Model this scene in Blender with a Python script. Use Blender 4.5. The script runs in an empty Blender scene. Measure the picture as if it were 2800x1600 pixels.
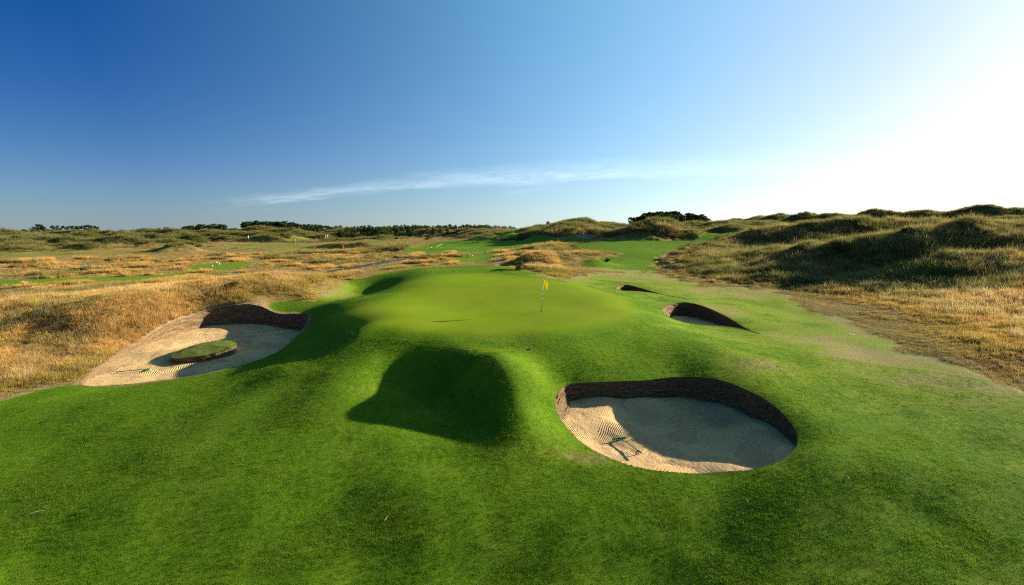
import bpy, bmesh, math, random
import numpy as np
from mathutils import Vector, Matrix

# ------------------------------------------------------------------ camera, sky, sun, exposure
scn = bpy.context.scene
COL = scn.collection
R = math.radians
FPX, CX, CY, HOR, CAMZ = 1556.0, 1400.0, 800.0, 630.0, 5.6      # photo is 2800 x 1600
PITCH = math.atan((CY - HOR) / FPX)
cam = bpy.data.cameras.new('camera')
cam.sensor_width = 36.0
cam.lens = 36.0 * FPX / 2800.0
cam.clip_start = 0.1
cam.clip_end = 20000.0
camo = bpy.data.objects.new('camera', cam)
COL.objects.link(camo)
camo.location = (0, 0, CAMZ)
camo.rotation_euler = (math.pi / 2 - PITCH, 0, 0)
scn.camera = camo

SUN_AZ, SUN_EL = R(62.0), R(15.5)            # clockwise from the view direction (+Y)
SUN = Vector((math.sin(SUN_AZ) * math.cos(SUN_EL), math.cos(SUN_AZ) * math.cos(SUN_EL), math.sin(SUN_EL)))
sl = bpy.data.lights.new('sun', 'SUN')
sl.energy = 5.0
sl.angle = R(0.53)
sl.color = (1.0, 0.86, 0.66)
so = bpy.data.objects.new('sun', sl)
COL.objects.link(so)
so.rotation_euler = (-SUN).to_track_quat('-Z', 'Y').to_euler()

world = bpy.data.worlds.new('World')
scn.world = world
world.use_nodes = True
wt = world.node_tree
for n in list(wt.nodes):
    wt.nodes.remove(n)


class G:
    """small node-graph helper"""
    def __init__(self, tree):
        self.t = tree
    def n(self, kind, ins=None, **kw):
        nd = self.t.nodes.new(kind)
        for k, v in kw.items():
            setattr(nd, k, v)
        for k, v in (ins or {}).items():
            s = nd.inputs[k]
            if isinstance(v, bpy.types.NodeSocket):
                self.t.links.new(v, s)
            else:
                s.default_value = v
        return nd
    def m(self, op, a, b=None, c=None, clamp=False):
        ins = {0: a}
        if b is not None: ins[1] = b
        if c is not None: ins[2] = c
        return self.n('ShaderNodeMath', ins, operation=op, use_clamp=clamp).outputs[0]
    def mix(self, f, a, b, blend='MIX'):
        nd = self.n('ShaderNodeMix', data_type='RGBA', blend_type=blend)
        for i, v in ((0, f), (6, a), (7, b)):
            s = nd.inputs[i]
            if isinstance(v, bpy.types.NodeSocket):
                self.t.links.new(v, s)
            else:
                s.default_value = v if i == 0 else (tuple(v) + (1.0,))[:4]
        return nd.outputs[2]
    def noise(self, vec, scale, detail=3.0, rough=0.55, dist=0.0):
        nd = self.n('ShaderNodeTexNoise', {'Scale': scale, 'Detail': detail, 'Roughness': rough, 'Distortion': dist})
        if vec is not None:
            self.t.links.new(vec, nd.inputs['Vector'])
        return nd.outputs['Fac']
    def ramp(self, x, a, b):
        nd = self.n('ShaderNodeMapRange', {0: x, 1: a, 2: b, 3: 0.0, 4: 1.0}, interpolation_type='SMOOTHSTEP')
        return nd.outputs[0]
    def scale(self, vec, s):
        nd = self.n('ShaderNodeMapping', {'Vector': vec, 'Scale': s})
        return nd.outputs[0]


w = G(wt)
sky = w.n('ShaderNodeTexSky', sky_type='NISHITA')
sky.sun_disc = False
sky.sun_elevation = SUN_EL
sky.sun_rotation = SUN_AZ
sky.altitude = 0
sky.air_density = 1.0
sky.dust_density = 0.25
sky.ozone_density = 4.0
tc = w.n('ShaderNodeTexCoord')
sep = w.n('ShaderNodeSeparateXYZ', {0: tc.outputs['Generated']})
# cirrus: thin streaks on a plane high above, so they keep their perspective
az = w.m('ARCTAN2', sep.outputs[0], sep.outputs[1])
el = w.m('ARCSINE', sep.outputs[2])
# main streak axis: rises gently to the right
axis = w.m('ADD', w.m('MULTIPLY_ADD', az, 0.056, 0.0875), w.m('MULTIPLY', w.m('MULTIPLY', az, az), -0.085))
off = w.m('SUBTRACT', el, axis)
cv = w.n('ShaderNodeCombineXYZ', {0: w.m('MULTIPLY', az, 2.6), 1: w.m('MULTIPLY', off, 26.0), 2: 0.0}).outputs[0]
cn = w.noise(cv, 2.6, 8.0, 0.62, 0.9)
cn2 = w.noise(w.scale(cv, (1.0, 0.5, 1.0)), 7.0, 6.0, 0.65, 0.8)
woff = w.m('ADD', off, w.m('MULTIPLY', w.m('SUBTRACT', cn, 0.5), 0.030))
lower = w.ramp(woff, -0.013, 0.000)
thick = w.m('MULTIPLY_ADD', w.ramp(az, -0.46, 0.05), 0.020, 0.010)
upper = w.m('SUBTRACT', 1.0, w.m('DIVIDE', woff, thick), clamp=True)
band = w.m('MULTIPLY', w.m('MULTIPLY', lower, upper), w.ramp(w.m('ADD', az, w.m('MULTIPLY', w.m('SUBTRACT', cn, .5), .25)), -0.50, -0.36))
band = w.m('MULTIPLY', band, w.m('SUBTRACT', 1.0, w.m('MULTIPLY', w.ramp(az, -0.05, 0.55), 0.75)))
streak = w.m('MULTIPLY', band, w.ramp(cn2, 0.15, 0.72))
# faint veils lower down
veil = w.m('MULTIPLY', w.ramp(w.noise(w.scale(cv, (0.8, 0.55, 1)), 2.6, 6.0, 0.62, 0.7), 0.52, 0.80),
           w.m('MULTIPLY', w.ramp(el, 0.005, 0.03), w.m('SUBTRACT', 1.0, w.ramp(off, -0.030, 0.004))))
cfac = w.m('ADD', w.m('MULTIPLY', streak, 0.33), w.m('MULTIPLY', veil, 0.12), clamp=True)
hs = w.n('ShaderNodeHueSaturation', {'Hue': 0.5, 'Saturation': 1.32, 'Value': 1.0, 'Color': sky.outputs[0]})
gam = w.n('ShaderNodeGamma', {'Color': hs.outputs[0], 'Gamma': 1.0})
# bright aureole of thin haze round the sun, and pale air near the horizon
dot = w.n('ShaderNodeVectorMath', {0: tc.outputs['Generated'], 1: tuple(SUN)}, operation='DOT_PRODUCT').outputs['Value']
theta = w.m('ARCCOSINE', w.m('MINIMUM', dot, 1.0))
glow = w.m('MAXIMUM', w.m('SUBTRACT', w.m('EXPONENT', w.m('DIVIDE', theta, -R(29.0))), 0.04), 0.0)
glowc = w.n('ShaderNodeVectorMath', {0: w.mix(w.ramp(theta, R(20.0), R(62.0)), (9.8, 12.0, 11.4), (9.2, 24.0, 24.5)), 'Scale': glow}, operation='SCALE').outputs[0]
air = w.m('EXPONENT', w.m('DIVIDE', w.m('MAXIMUM', el, 0.0), -R(5.0)))
airc = w.n('ShaderNodeVectorMath', {0: (1.15, 1.25, 1.65), 'Scale': air}, operation='SCALE').outputs[0]
skyc = w.mix(1.0, gam.outputs[0], (0.36, 0.53, 0.80), 'MULTIPLY')
warm = w.n('ShaderNodeVectorMath', {0: (21.0, 8.0, 0.0), 'Scale': w.m('MULTIPLY', w.m('POWER', air, 0.5), glow)}, operation='SCALE').outputs[0]
skyc = w.mix(1.0, w.mix(1.0, w.mix(1.0, skyc, glowc, 'ADD'), airc, 'ADD'), warm, 'ADD')
cloudy = w.mix(cfac, skyc, w.mix(1.0, skyc, (6.2, 5.9, 5.3), 'ADD'))
cloudy = w.mix(1.0, cloudy, (0.75, 0.75, 0.75), 'MULTIPLY')
bg = w.n('ShaderNodeBackground', {'Color': cloudy, 'Strength': 0.05})
wo = w.n('ShaderNodeOutputWorld', {'Surface': bg.outputs[0]})

scn.view_settings.view_transform = 'Standard'
scn.view_settings.look = 'None'
scn.view_settings.gamma = 1.0
scn.view_settings.use_curve_mapping = False
scn.view_settings.exposure = 1.75
scn.cycles.use_denoising = False
scn.cycles.filter_width = 1.15
scn.cycles.max_bounces = 5
scn.cycles.diffuse_bounces = 2
scn.cycles.transparent_max_bounces = 4


# ------------------------------------------------------------------ numeric helpers
def vnoise(x, y, seed=0):
    xi = np.floor(x).astype(np.int64); yi = np.floor(y).astype(np.int64)
    fx = x - xi; fy = y - yi
    fx = fx * fx * fx * (fx * (fx * 6 - 15) + 10); fy = fy * fy * fy * (fy * (fy * 6 - 15) + 10)
    def h(a, b):
        n = (a * 374761393 + b * 668265263 + seed * 974634777) & 0xFFFFFFFF
        n = ((n ^ (n >> 13)) * 1274126177) & 0xFFFFFFFF
        n = ((n ^ (n >> 16)) * 2246822519) & 0xFFFFFFFF
        return ((n >> 8) & 0xFFFF) / 65535.0
    a = h(xi, yi); b = h(xi + 1, yi); c = h(xi, yi + 1); d = h(xi + 1, yi + 1)
    return (a + (b - a) * fx) * (1 - fy) + (c + (d - c) * fx) * fy


def fbm(x, y, oct=4, seed=0, gain=0.5):
    s = 0.0; a = 1.0; t = 0.0
    c, sn = 0.8, 0.6
    for i in range(oct):
        s = s + a * vnoise(x, y, seed + i * 17); t += a
        x, y = (c * x - sn * y) * 2.03 + 7.1, (sn * x + c * y) * 2.03 - 3.7
        a *= gain
    return s / t


def smooth(a, b, x):
    t = np.clip((x - a) / (b - a), 0, 1)
    return t * t * (3 - 2 * t)


CP, SP = math.cos(PITCH), math.sin(PITCH)


def ray(px, py):
    u = (np.asarray(px, float) - CX) / FPX; v = (CY - np.asarray(py, float)) / FPX
    return u, CP + v * SP, -SP + v * CP


def spot(px, py, z):
    """spot height: z is measured over a plane that climbs gently (1 in 104) away from the view point"""
    py = np.asarray(py, float)
    d = (CAMZ - z) * FPX / (py - 615.0)
    dx, dy, dz = ray(px, py)
    t = d / dy
    return float(dx * t), float(d), float(CAMZ + dz * t)


def ond(px, py, d):
    """point of the line of sight at forward distance d: (x, y, z)"""
    dx, dy, dz = ray(px, py)
    t = d / dy
    return float(dx * t), float(d), float(CAMZ + dz * t)


def warp(x, y):
    r = np.maximum(np.hypot(x, y), 2.0)
    return np.arctan2(x, y), np.log(r)


class RBF:
    def __init__(self, pts, c=0.05):
        P = np.array(pts, float)
        self.u, self.v = warp(P[:, 0], P[:, 1]); self.c = c
        n = len(P)
        d = np.hypot(self.u[:, None] - self.u, self.v[:, None] - self.v)
        A = np.zeros((n + 3, n + 3)); A[:n, :n] = np.sqrt(d * d + c * c) + np.eye(n) * -0.004
        A[:n, n] = A[n, :n] = 1; A[:n, n + 1] = A[n + 1, :n] = self.u; A[:n, n + 2] = A[n + 2, :n] = self.v
        b = np.zeros(n + 3); b[:n] = P[:, 2]
        self.w = np.linalg.solve(A, b)
    def __call__(self, x, y):
        x = np.asarray(x, float); sh = x.shape
        u, v = warp(x.ravel(), np.asarray(y, float).ravel())
        n = len(self.u)
        out = self.w[n] + self.w[n + 1] * u + self.w[n + 2] * v
        for s in range(0, len(u), 20000):
            e = slice(s, s + 20000)
            du = u[e, None] - self.u; dv = v[e, None] - self.v
            out[e] += np.sqrt(du * du + dv * dv + self.c ** 2) @ self.w[:n]
        return out.reshape(sh)


def closed_spline(P, n):
    """closed Catmull-Rom through the rows of P, n samples of even spacing"""
    P = np.array(P, float); k = len(P); out = []
    for i in range(k):
        p0, p1, p2, p3 = P[(i - 1) % k], P[i], P[(i + 1) % k], P[(i + 2) % k]
        for t in np.linspace(0, 1, 24, endpoint=False):
            out.append(0.5 * ((2 * p1) + (-p0 + p2) * t + (2 * p0 - 5 * p1 + 4 * p2 - p3) * t * t + (-p0 + 3 * p1 - 3 * p2 + p3) * t ** 3))
    out = np.array(out)
    q = np.vstack([out, out[:1]])
    L = np.concatenate([[0], np.cumsum(np.hypot(*(np.diff(q[:, :2], axis=0).T)))])
    s = np.linspace(0, L[-1], n, endpoint=False)
    return np.stack([np.interp(s, L, q[:, j]) for j in range(q.shape[1])], 1)


def poly_sd(x, y, P):
    """signed distance (inside negative) and nearest boundary point; world metres"""
    x = np.asarray(x, float); y = np.asarray(y, float)
    best = np.full(x.shape, 1e18); nx = np.zeros(x.shape); ny = np.zeros(x.shape)
    ins = np.zeros(x.shape, bool)
    k = len(P)
    for i in range(k):
        ax, ay = P[i][:2]; bx, by = P[(i + 1) % k][:2]
        ex, ey = bx - ax, by - ay
        L2 = ex * ex + ey * ey + 1e-12
        t = np.clip(((x - ax) * ex + (y - ay) * ey) / L2, 0, 1)
        qx = ax + t * ex; qy = ay + t * ey
        d = (x - qx) ** 2 + (y - qy) ** 2
        u = d < best
        best = np.where(u, d, best); nx = np.where(u, qx, nx); ny = np.where(u, qy, ny)
        if abs(ey) > 1e-12:
            c = ((ay > y) != (by > y)) & (x < ex * (y - ay) / ey + ax)
            ins ^= c
    d = np.sqrt(best)
    return np.where(ins, -d, d), nx, ny


# ------------------------------------------------------------------ object helpers
def link(o, parent=None):
    COL.objects.link(o)
    if parent is not None:
        o.parent = parent
    return o


def tag(o, label=None, cat=None, group=None, kind=None):
    if label: o['label'] = label
    if cat: o['category'] = cat
    if group: o['group'] = group
    if kind: o['kind'] = kind
    return o


def empty(name, loc=(0, 0, 0), rz=0.0):
    o = bpy.data.objects.new(name, None)
    o.location = loc; o.rotation_euler = (0, 0, rz)
    o.empty_display_size = 0.2
    return link(o)


def meshobj(name, verts, faces, mat=None, parent=None, smooth_shade=False):
    me = bpy.data.meshes.new(name)
    if isinstance(faces, np.ndarray):
        v = np.asarray(verts, np.float32); f = np.asarray(faces, np.int32)
        me.vertices.add(len(v)); me.vertices.foreach_set('co', v.ravel())
        k = f.shape[1]
        me.loops.add(f.size); me.loops.foreach_set('vertex_index', f.ravel())
        me.polygons.add(len(f)); me.polygons.foreach_set('loop_start', np.arange(0, f.size, k, dtype=np.int32))
        me.update(calc_edges=True)
    else:
        me.from_pydata([tuple(map(float, q)) for q in verts], [], faces)
    if smooth_shade:
        me.polygons.foreach_set('use_smooth', np.ones(len(me.polygons), bool))
    if mat:
        me.materials.append(mat)
    o = bpy.data.objects.new(name, me)
    return link(o, parent)


class MB:
    """collects simple solids into one mesh"""
    def __init__(self):
        self.v = []; self.f = []
    def add(self, v, f):
        b = len(self.v); self.v += [tuple(q) for q in v]; self.f += [tuple(i + b for i in q) for q in f]
        return self
    def box(self, c, s, M=None):
        vs = [Vector((x * s[0] / 2, y * s[1] / 2, z * s[2] / 2)) for x in (-1, 1) for y in (-1, 1) for z in (-1, 1)]
        if M is not None: vs = [M @ q for q in vs]
        return self.add([q + Vector(c) for q in vs], [(0, 1, 3, 2), (4, 6, 7, 5), (0, 4, 5, 1), (2, 3, 7, 6), (0, 2, 6, 4), (1, 5, 7, 3)])
    def tube(self, path, rad, n=8, cap=True):
        path = [Vector(p) for p in path]
        if not hasattr(rad, '__len__'): rad = [rad] * len(path)
        vs = []; fs = []
        for i, p in enumerate(path):
            d = (path[min(i + 1, len(path) - 1)] - path[max(i - 1, 0)]).normalized()
            a = d.orthogonal().normalized() if i == 0 else (a - d * a.dot(d)).normalized()
            b = d.cross(a)
            for k in range(n):
                t = 2 * math.pi * k / n
                vs.append(p + (a * math.cos(t) + b * math.sin(t)) * rad[i])
        for i in range(len(path) - 1):
            for k in range(n):
                fs.append((i * n + k, i * n + (k + 1) % n, (i + 1) * n + (k + 1) % n, (i + 1) * n + k))
        if cap:
            fs.append(tuple(range(n - 1, -1, -1))); fs.append(tuple(range((len(path) - 1) * n, len(path) * n)))
        return self.add(vs, fs)
    def lathe(self, prof, n=20, c=(0, 0, 0)):
        vs = []; fs = []
        for (r, z) in prof:
            for k in range(n):
                t = 2 * math.pi * k / n
                vs.append((c[0] + r * math.cos(t), c[1] + r * math.sin(t), c[2] + z))
        for i in range(len(prof) - 1):
            for k in range(n):
                fs.append((i * n + k, i * n + (k + 1) % n, (i + 1) * n + (k + 1) % n, (i + 1) * n + k))
        fs.append(tuple(range(n - 1, -1, -1))); fs.append(tuple(range((len(prof) - 1) * n, len(prof) * n)))
        return self.add(vs, fs)
    def build(self, name, mat=None, parent=None, smooth_shade=True):
        return meshobj(name, self.v, self.f, mat, parent, smooth_shade)


def newmat(name):
    m = bpy.data.materials.new(name); m.use_nodes = True
    for n in list(m.node_tree.nodes):
        m.node_tree.nodes.remove(n)
    return m, G(m.node_tree)


def finish(g, color, rough=0.8, normal=None, spec=0.25, sheen=0.0, sheen_tint=(1, 1, 1), metal=0.0):
    ins = {'Base Color': color if isinstance(color, bpy.types.NodeSocket) else tuple(color) + (1.0,),
           'Roughness': rough, 'Specular IOR Level': spec, 'Metallic': metal}
    if sheen:
        ins['Sheen Weight'] = sheen; ins['Sheen Roughness'] = 0.6
        ins['Sheen Tint'] = tuple(sheen_tint) + (1.0,)
    if normal is not None:
        ins['Normal'] = normal
    p = g.n('ShaderNodeBsdfPrincipled', ins)
    g.n('ShaderNodeOutputMaterial', {'Surface': p.outputs[0]})


def simple(name, col, rough=0.6, spec=0.3, var=0.15, scale=30.0, metal=0.0):
    m, g = newmat(name)
    t = g.n('ShaderNodeTexCoord').outputs['Object']
    nz = g.noise(t, scale, 4.0, 0.6)
    c = g.mix(nz, tuple(x * (1 - var) for x in col), tuple(min(1, x * (1 + var)) for x in col))
    finish(g, c, rough, None, spec, metal=metal)
    return m

# ------------------------------------------------------------------ the lie of the land
# (photo x, photo y, height): spot heights read off the photograph; the cup is at height 0.15
SPOTS = [
 # putting surface
 (1481,852,.15),(1100,902,.02),(1300,914,-.05),(1500,910,-.05),(1650,890,0),(1738,850,.1),(965,862,.05),(1000,832,.15),
 (1200,840,.1),(1300,790,.45),(1400,872,.05),(1150,762,.65),(1300,750,.75),(1450,762,.62),(1600,780,.4),(1250,815,.25),(1560,840,.15),
 (1700,815,.2),(1120,800,.35),(1000,880,.0),(1200,890,.03),
 # back rim of the green
 (1060,748,.75),(1120,738,.92),(1200,733,1.0),(1290,731,1.05),(1350,727,1.05),(1400,737,.9),(1480,752,.7),(1560,768,.5),
 # slope in front of the green and the spur
 (1400,960,-.45),(1550,955,-.45),(1700,945,-.55),(1850,930,-.6),(1300,950,-.3),(1200,945,-.35),(1100,945,-.4),(1010,925,-.3),
 (1285,985,-.22),(1340,1010,-.48),(1400,1040,-.85),(1440,1100,-1.4),(1470,1050,-1.12),(1485,1120,-1.85),(1430,1170,-1.85),(1400,1225,-2.2),(1480,1200,-2.15),(1470,1000,-.75),(1250,962,-.25),
 (1225,992,-.8),(1250,1030,-1.25),(1300,1090,-1.6),(1340,1170,-2.05),(1310,1225,-2.25),
 (1190,1060,-1.7),(1120,1090,-1.75),(1200,1130,-1.98),(1060,1150,-1.85),(945,1145,-1.72),(1090,1000,-1.08),(1000,1050,-1.3),
 (1000,980,-.68),(1080,970,-.62),(1160,985,-.8),(1130,1040,-1.5),
 # left shoulder of the green
 (955,897,.06),(930,922,-.65),(895,950,-1.0),(850,985,-1.0),(800,1015,-1.12),(900,1010,-.95),(868,905,-.72),(848,950,-1.12),(880,880,-.5),(820,845,-.85),(760,838,-1.0),
 (900,840,-.3),(960,820,.05),(800,1060,-1.45),(900,1080,-1.32),(790,975,-1.15),(740,1010,-1.35),(975,935,-.4),(950,990,-.85),
 # hollow left of the green
 (1085,800,.3),(1085,778,.35),(1045,777,-.75),(1000,790,-1.0),(965,808,-.95),(920,815,-.7),(1000,765,0.0),(1040,760,.35),(940,790,-.8),(1010,812,.0),(960,835,-.1),
 (860,815,-.45),(860,780,.15),(820,830,-.75),
 # front turf
 (1400,1600,-3.3),(1000,1600,-3.2),(700,1600,-3.05),(300,1600,-3.0),(0,1600,-2.95),(1800,1600,-3.3),(2100,1600,-3.05),(2450,1600,-2.8),(2800,1600,-2.6),(1400,1400,-2.75),(1100,1300,-2.4),(700,1350,-2.5),(420,1300,-2.3),(350,1400,-2.6),
 (0,1350,-2.65),(200,1200,-2.35),(450,1170,-2.05),(700,1150,-1.85),(600,1075,-1.8),(850,1130,-1.6),(300,1090,-2.22),(60,1110,-2.5),(1400,1280,-2.4),(1000,1220,-2.1),(1750,1450,-2.95),
 (1600,1330,-2.75),(1900,1380,-2.74),(2200,1420,-2.6),(2000,1480,-2.9),(2500,1400,-2.5),(2250,1250,-2.08),(2200,1320,-2.3),(2050,1330,-2.5),(2500,1250,-2.0),(2800,1350,-2.2),
 (2250,1120,-1.72),(2400,1080,-1.6),(2600,1080,-1.55),(2800,1130,-1.6),(2150,1000,-1.05),(2300,960,-1.15),(2500,960,-1.2),(2700,1010,-1.3),
 (2000,975,-.85),(2000,930,-.85),(2150,910,-1.0),(2300,890,-1.05),(2050,860,-.85),(1900,800,-.5),(2050,800,-.7),(2200,850,-.95),(1750,790,.05),(1780,760,-.1),(1650,760,.1),
 # rough on the right
 (2500,870,-.8),(2700,880,-.75),(2800,950,-.9),(2300,810,-.7),(2500,800,-.35),(2700,800,0.0),(2100,770,-.6),(2000,755,-.5),(1850,735,-.3),
 (1700,735,-.25),(2350,775,-.3),(2600,770,.3),(2800,790,.5),(2200,745,-.2),(2000,725,0),(1850,715,-.05),
 # bank on the left
 (0,1075,-2.5),(100,1000,-2.2),(0,950,-1.7),(150,920,-1.5),(0,880,-1.0),(0,836,-.38),(150,829,-.28),(300,815,-.1),(300,880,-.8),(200,840,-.2),(450,790,.3),(450,840,-.3),
 (550,800,.25),(700,760,.92),(780,753,1.0),(860,754,.92),(930,757,.78),(700,800,.25),(800,790,.35),(620,835,-.5),(1000,748,.75),(560,779,.55),
 # low ground behind the bank and beyond
 (50,780,-1.6),(300,758,-1.6),(450,748,-1.6),(600,728,-1.4),(800,716,-1.4),(950,724,-1.3),(1000,706,-1.4),(1150,702,-1.0),(1250,716,-.7),(1330,702,-.45),(1300,680,-.2),(1300,658,.4),
 (1200,665,-.4),(1000,680,-1.4),(1000,658,-1.3),(700,690,-1.6),(700,668,-1.5),(400,700,-1.6),(100,715,-1.6),(100,690,-1.6),(400,680,-1.5),(100,662,-2.0),(500,656,-2.0),(800,648,-2.0),(1200,645,.0),
 (1450,665,0.5),(1600,660,1.3),
 # fairway tongue up to the plateau on the right
 (1700,722,-.1),(1650,700,.35),(1750,690,.8),(1650,668,1.45),(1720,658,1.95),(1800,656,2.1),(1880,650,2.4),(1560,715,-.1),(1850,670,1.4),
 (1900,690,.6),(1700,646,2.1),(1850,640,2.6),(1960,634,3.3),(2040,632,3.4),
]
FAR = []
for a, z in ((-60,-1),(-45,1.0),(-40,1.2),(-30,1.0),(-20,.5),(-8,.5),(5,1.5),(15,3),(25,4.5),(35,6.5),(45,9),(60,9),(80,6)):
    FAR.append((420 * math.sin(R(a)), 420 * math.cos(R(a)), z * .6 + 2.2)); FAR.append((1500 * math.sin(R(a)), 1500 * math.cos(R(a)), z * .5 + 1)); FAR.append((9000 * math.sin(R(a)), 9000 * math.cos(R(a)), 0))
for a in (-160,-120,-90,90,120,160):
    for r_, z in ((12,-3),(60,-1.5),(400,0),(9000,0)):
        FAR.append((r_ * math.sin(R(a)), r_ * math.cos(R(a)), z))
FAR += [(0, 4, -3.1), (0, -4, -3.1), (8, 8, -2.9), (-8, 8, -3.1), (70, 40, .4), (90, 70, 1.5), (60, 20, -1), (-70, 30, -1.2), (-60, 60, -1.6), (-110, 80, -1.6)]

# bunkers: rim (photo x, photo y, height) clockwise from the left end; sand spot heights
BUNK = {
 'front': dict(rim=[(1519,1112,-1.88),(1530,1072,-1.62),(1562,1051,-1.46),(1640,1046,-1.44),(1750,1042,-1.42),(1850,1035,-1.42),(1945,1040,-1.33),(2030,1064,-1.33),(2100,1100,-1.48),
                    (2150,1145,-1.74),(2180,1196,-2.06),(2172,1236,-2.2),(2130,1266,-2.32),(2060,1284,-2.42),(1980,1293,-2.62),(1880,1297,-2.7),(1780,1287,-2.68),(1690,1262,-2.62),(1610,1222,-2.52),(1552,1172,-2.36)],
               sand=[(1750,1160,-2.75),(1640,1084,-2.0),(1740,1082,-2.08),(1850,1084,-2.2),(1980,1108,-2.08),(2090,1155,-2.2),(2150,1212,-2.32),(1560,1110,-2.1),(1900,1230,-2.74),(1800,1270,-2.74),(1650,1215,-2.74),(1580,1145,-2.35),(2000,1270,-2.62),(1950,1165,-2.72)]),
 'left': dict(rim=[(225,1052,-2.36),(245,1022,-2.28),(310,975,-2.08),(400,922,-1.75),(480,887,-1.45),(560,862,-1.2),(640,851,-1.05),(720,848,-.98),(785,857,-.95),(830,860,-.9),(843,874,-1.0),
                   (826,902,-1.2),(795,935,-1.42),(740,969,-1.62),(670,995,-1.85),(570,1020,-2.05),(440,1041,-2.28),(300,1056,-2.45)],
              sand=[(300,1030,-2.5),(450,1030,-2.52),(600,1000,-2.40),(700,965,-2.2),(780,915,-1.95),(720,884,-2.0),(620,886,-1.98),(520,905,-2.0),(430,945,-2.12),(330,995,-2.3),(550,950,-2.3)]),
 'right': dict(rim=[(1811,851,-.42),(1822,838,-.42),(1850,830,-.42),(1885,830,-.45),(1930,842,-.55),(1985,865,-.7),(2040,893,-.85),(2078,911,-.95),(2050,905,-1.0),(1990,894,-.98),(1920,887,-.92),(1860,880,-.82),(1825,868,-.62)],
               sand=[(1870,870,-1.40),(1930,875,-1.43),(1990,884,-1.40),(1840,864,-1.25),(2040,898,-1.3)]),
 'back': dict(rim=[(1684,789,-.02),(1692,781,0.0),(1715,778,-.0),(1745,784,-.05),(1800,799,-.2),(1850,813,-.35),(1885,822,-.45),(1850,819,-.55),(1800,810,-.5),(1745,803,-.42),(1705,797,-.24)],
              sand=[(1730,795,-1.3),(1800,805,-1.4)]),
}
ctrl = []
for (px, py, z) in SPOTS:
    ctrl.append(spot(px, py, z))
for b in BUNK.values():
    W = []
    for (px, py, z) in b['rim']:
        W.append(spot(px, py, z)); ctrl.append(W[-1])
    b['w'] = W
    b['out'] = closed_spline(W, 180)
    b['sandw'] = [spot(*q) for q in b['sand']]
ctrl += FAR
keep = []
for p in ctrl:
    if all((p[0] - q[0]) ** 2 + (p[1] - q[1]) ** 2 > 0.04 for q in keep):
        keep.append(p)
BASE = RBF(keep, 0.055)

# mounds and dunes that stand out: photo x, photo y of the crest, forward distance, half width, half depth, turn (deg), sharpness, height above the base
def crest_height(px, py, d):
    x, y, z = ond(px, py, d)
    return x, y, z
MOUNDS = []
def mound(px, py, d, wx, wy, turn=0.0, k=1.0):
    x, y, z = ond(px, py, d)
    z -= .35 if d < 100 else (.6 if d < 140 else .30)          # the crest in the photograph is the top of the grass
    h = z - float(BASE(np.array([x]), np.array([y]))[0])
    MOUNDS.append((x, y, h, wx, wy, R(turn), k))
# mid mound behind the green
mound(1480,684,80,3.6,4.2,0,1.5); mound(1545,688,81,3.8,4.6,0,1.5); mound(1620,702,79,3.0,3.8,0,1.4); mound(1400,700,92,3.5,5,0,1.2); mound(1440,684,100,4,5); mound(1530,679,104,5,6)
# mounds left of the range
mound(1090,664,182,7,9); mound(1180,660,205,9,10); mound(1010,650,246,15,12); mound(900,648,252,10,11); mound(850,655,244,6,8); mound(1240,657,210,9,10)
mound(1000,671,150,6,7); mound(930,682,140,7,7); mound(760,672,165,9,9); mound(650,700,120,7,6); mound(880,702,108,6,6); mound(430,711,118,7,5); mound(140,722,104,11,4); mound(1050,682,145,5,6)
mound(990,703,102,6,5); mound(1150,690,118,5,5); mound(1210,697,100,3.5,3)
# left dune lines
for (px, py, d, wx, wy) in ((-60,672,150,22,12),(60,676,160,14,10),(130,671,165,13,10),(200,665,170,14,12),(330,668,170,16,11),(410,664,185,18,12),(490,664,150,7,9),(560,672,175,12,10),
                            (-40,652,215,26,16),(90,648,225,22,16),(190,655,215,18,12),(300,652,240,22,14),(420,650,250,20,13),(520,640,275,18,16),(570,632,300,20,18),(620,640,270,14,14),(690,640,270,16,14),
                            (30,638,300,30,20),(150,634,330,26,20),(260,634,340,26,18),(380,638,330,24,18),(470,633,350,24,18),(700,622,360,26,22),(770,626,340,24,20),(830,634,300,16,14),(900,630,330,22,18),(960,628,350,22,18),
                            (1040,636,300,18,14),(1120,638,290,16,14),(640,622,420,24,20),(1010,640,330,20,14)):
    mound(px, py, d, wx * .85, wy * .5, 0, 1.25)
_r = random.Random(8)
def _inpoly(x, y, P):
    c = False
    for i in range(len(P)):
        (ax, ay), (bx, by) = P[i], P[(i + 1) % len(P)]
        if (ay > y) != (by > y) and x < (bx - ax) * (y - ay) / (by - ay) + ax: c = not c
    return c
FAIRPX = [(-100,716),(0,706),(150,702),(330,697),(480,690),(640,684),(700,694),(760,690),(880,683),(960,674),(1040,668),(1500,690),(1640,650),(1240,648),(1050,650),(960,655),(890,660),(820,660),(740,664),(640,666),(500,674),(400,680),(250,684),(100,686),(0,688),(-100,690)]
_k = 0
while _k < 110:
    _d = _r.uniform(138, 400); _px = _r.uniform(-120, 1330)
    _x = (_px - CX) / FPX * _d
    _py = HOR + (CAMZ - float(BASE(np.array([_x]), np.array([_d]))[0])) / _d * FPX
    if _inpoly(_px, _py, FAIRPX): continue
    MOUNDS.append((_x, _d, _r.uniform(.8, 2.2) * (1.25 if _d > 190 else 1.0), _r.uniform(4, 11) * (1 + _d / 500), _r.uniform(2.6, 5.5), _r.uniform(-.3, .3), _r.uniform(1.1, 1.5))); _k += 1
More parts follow.
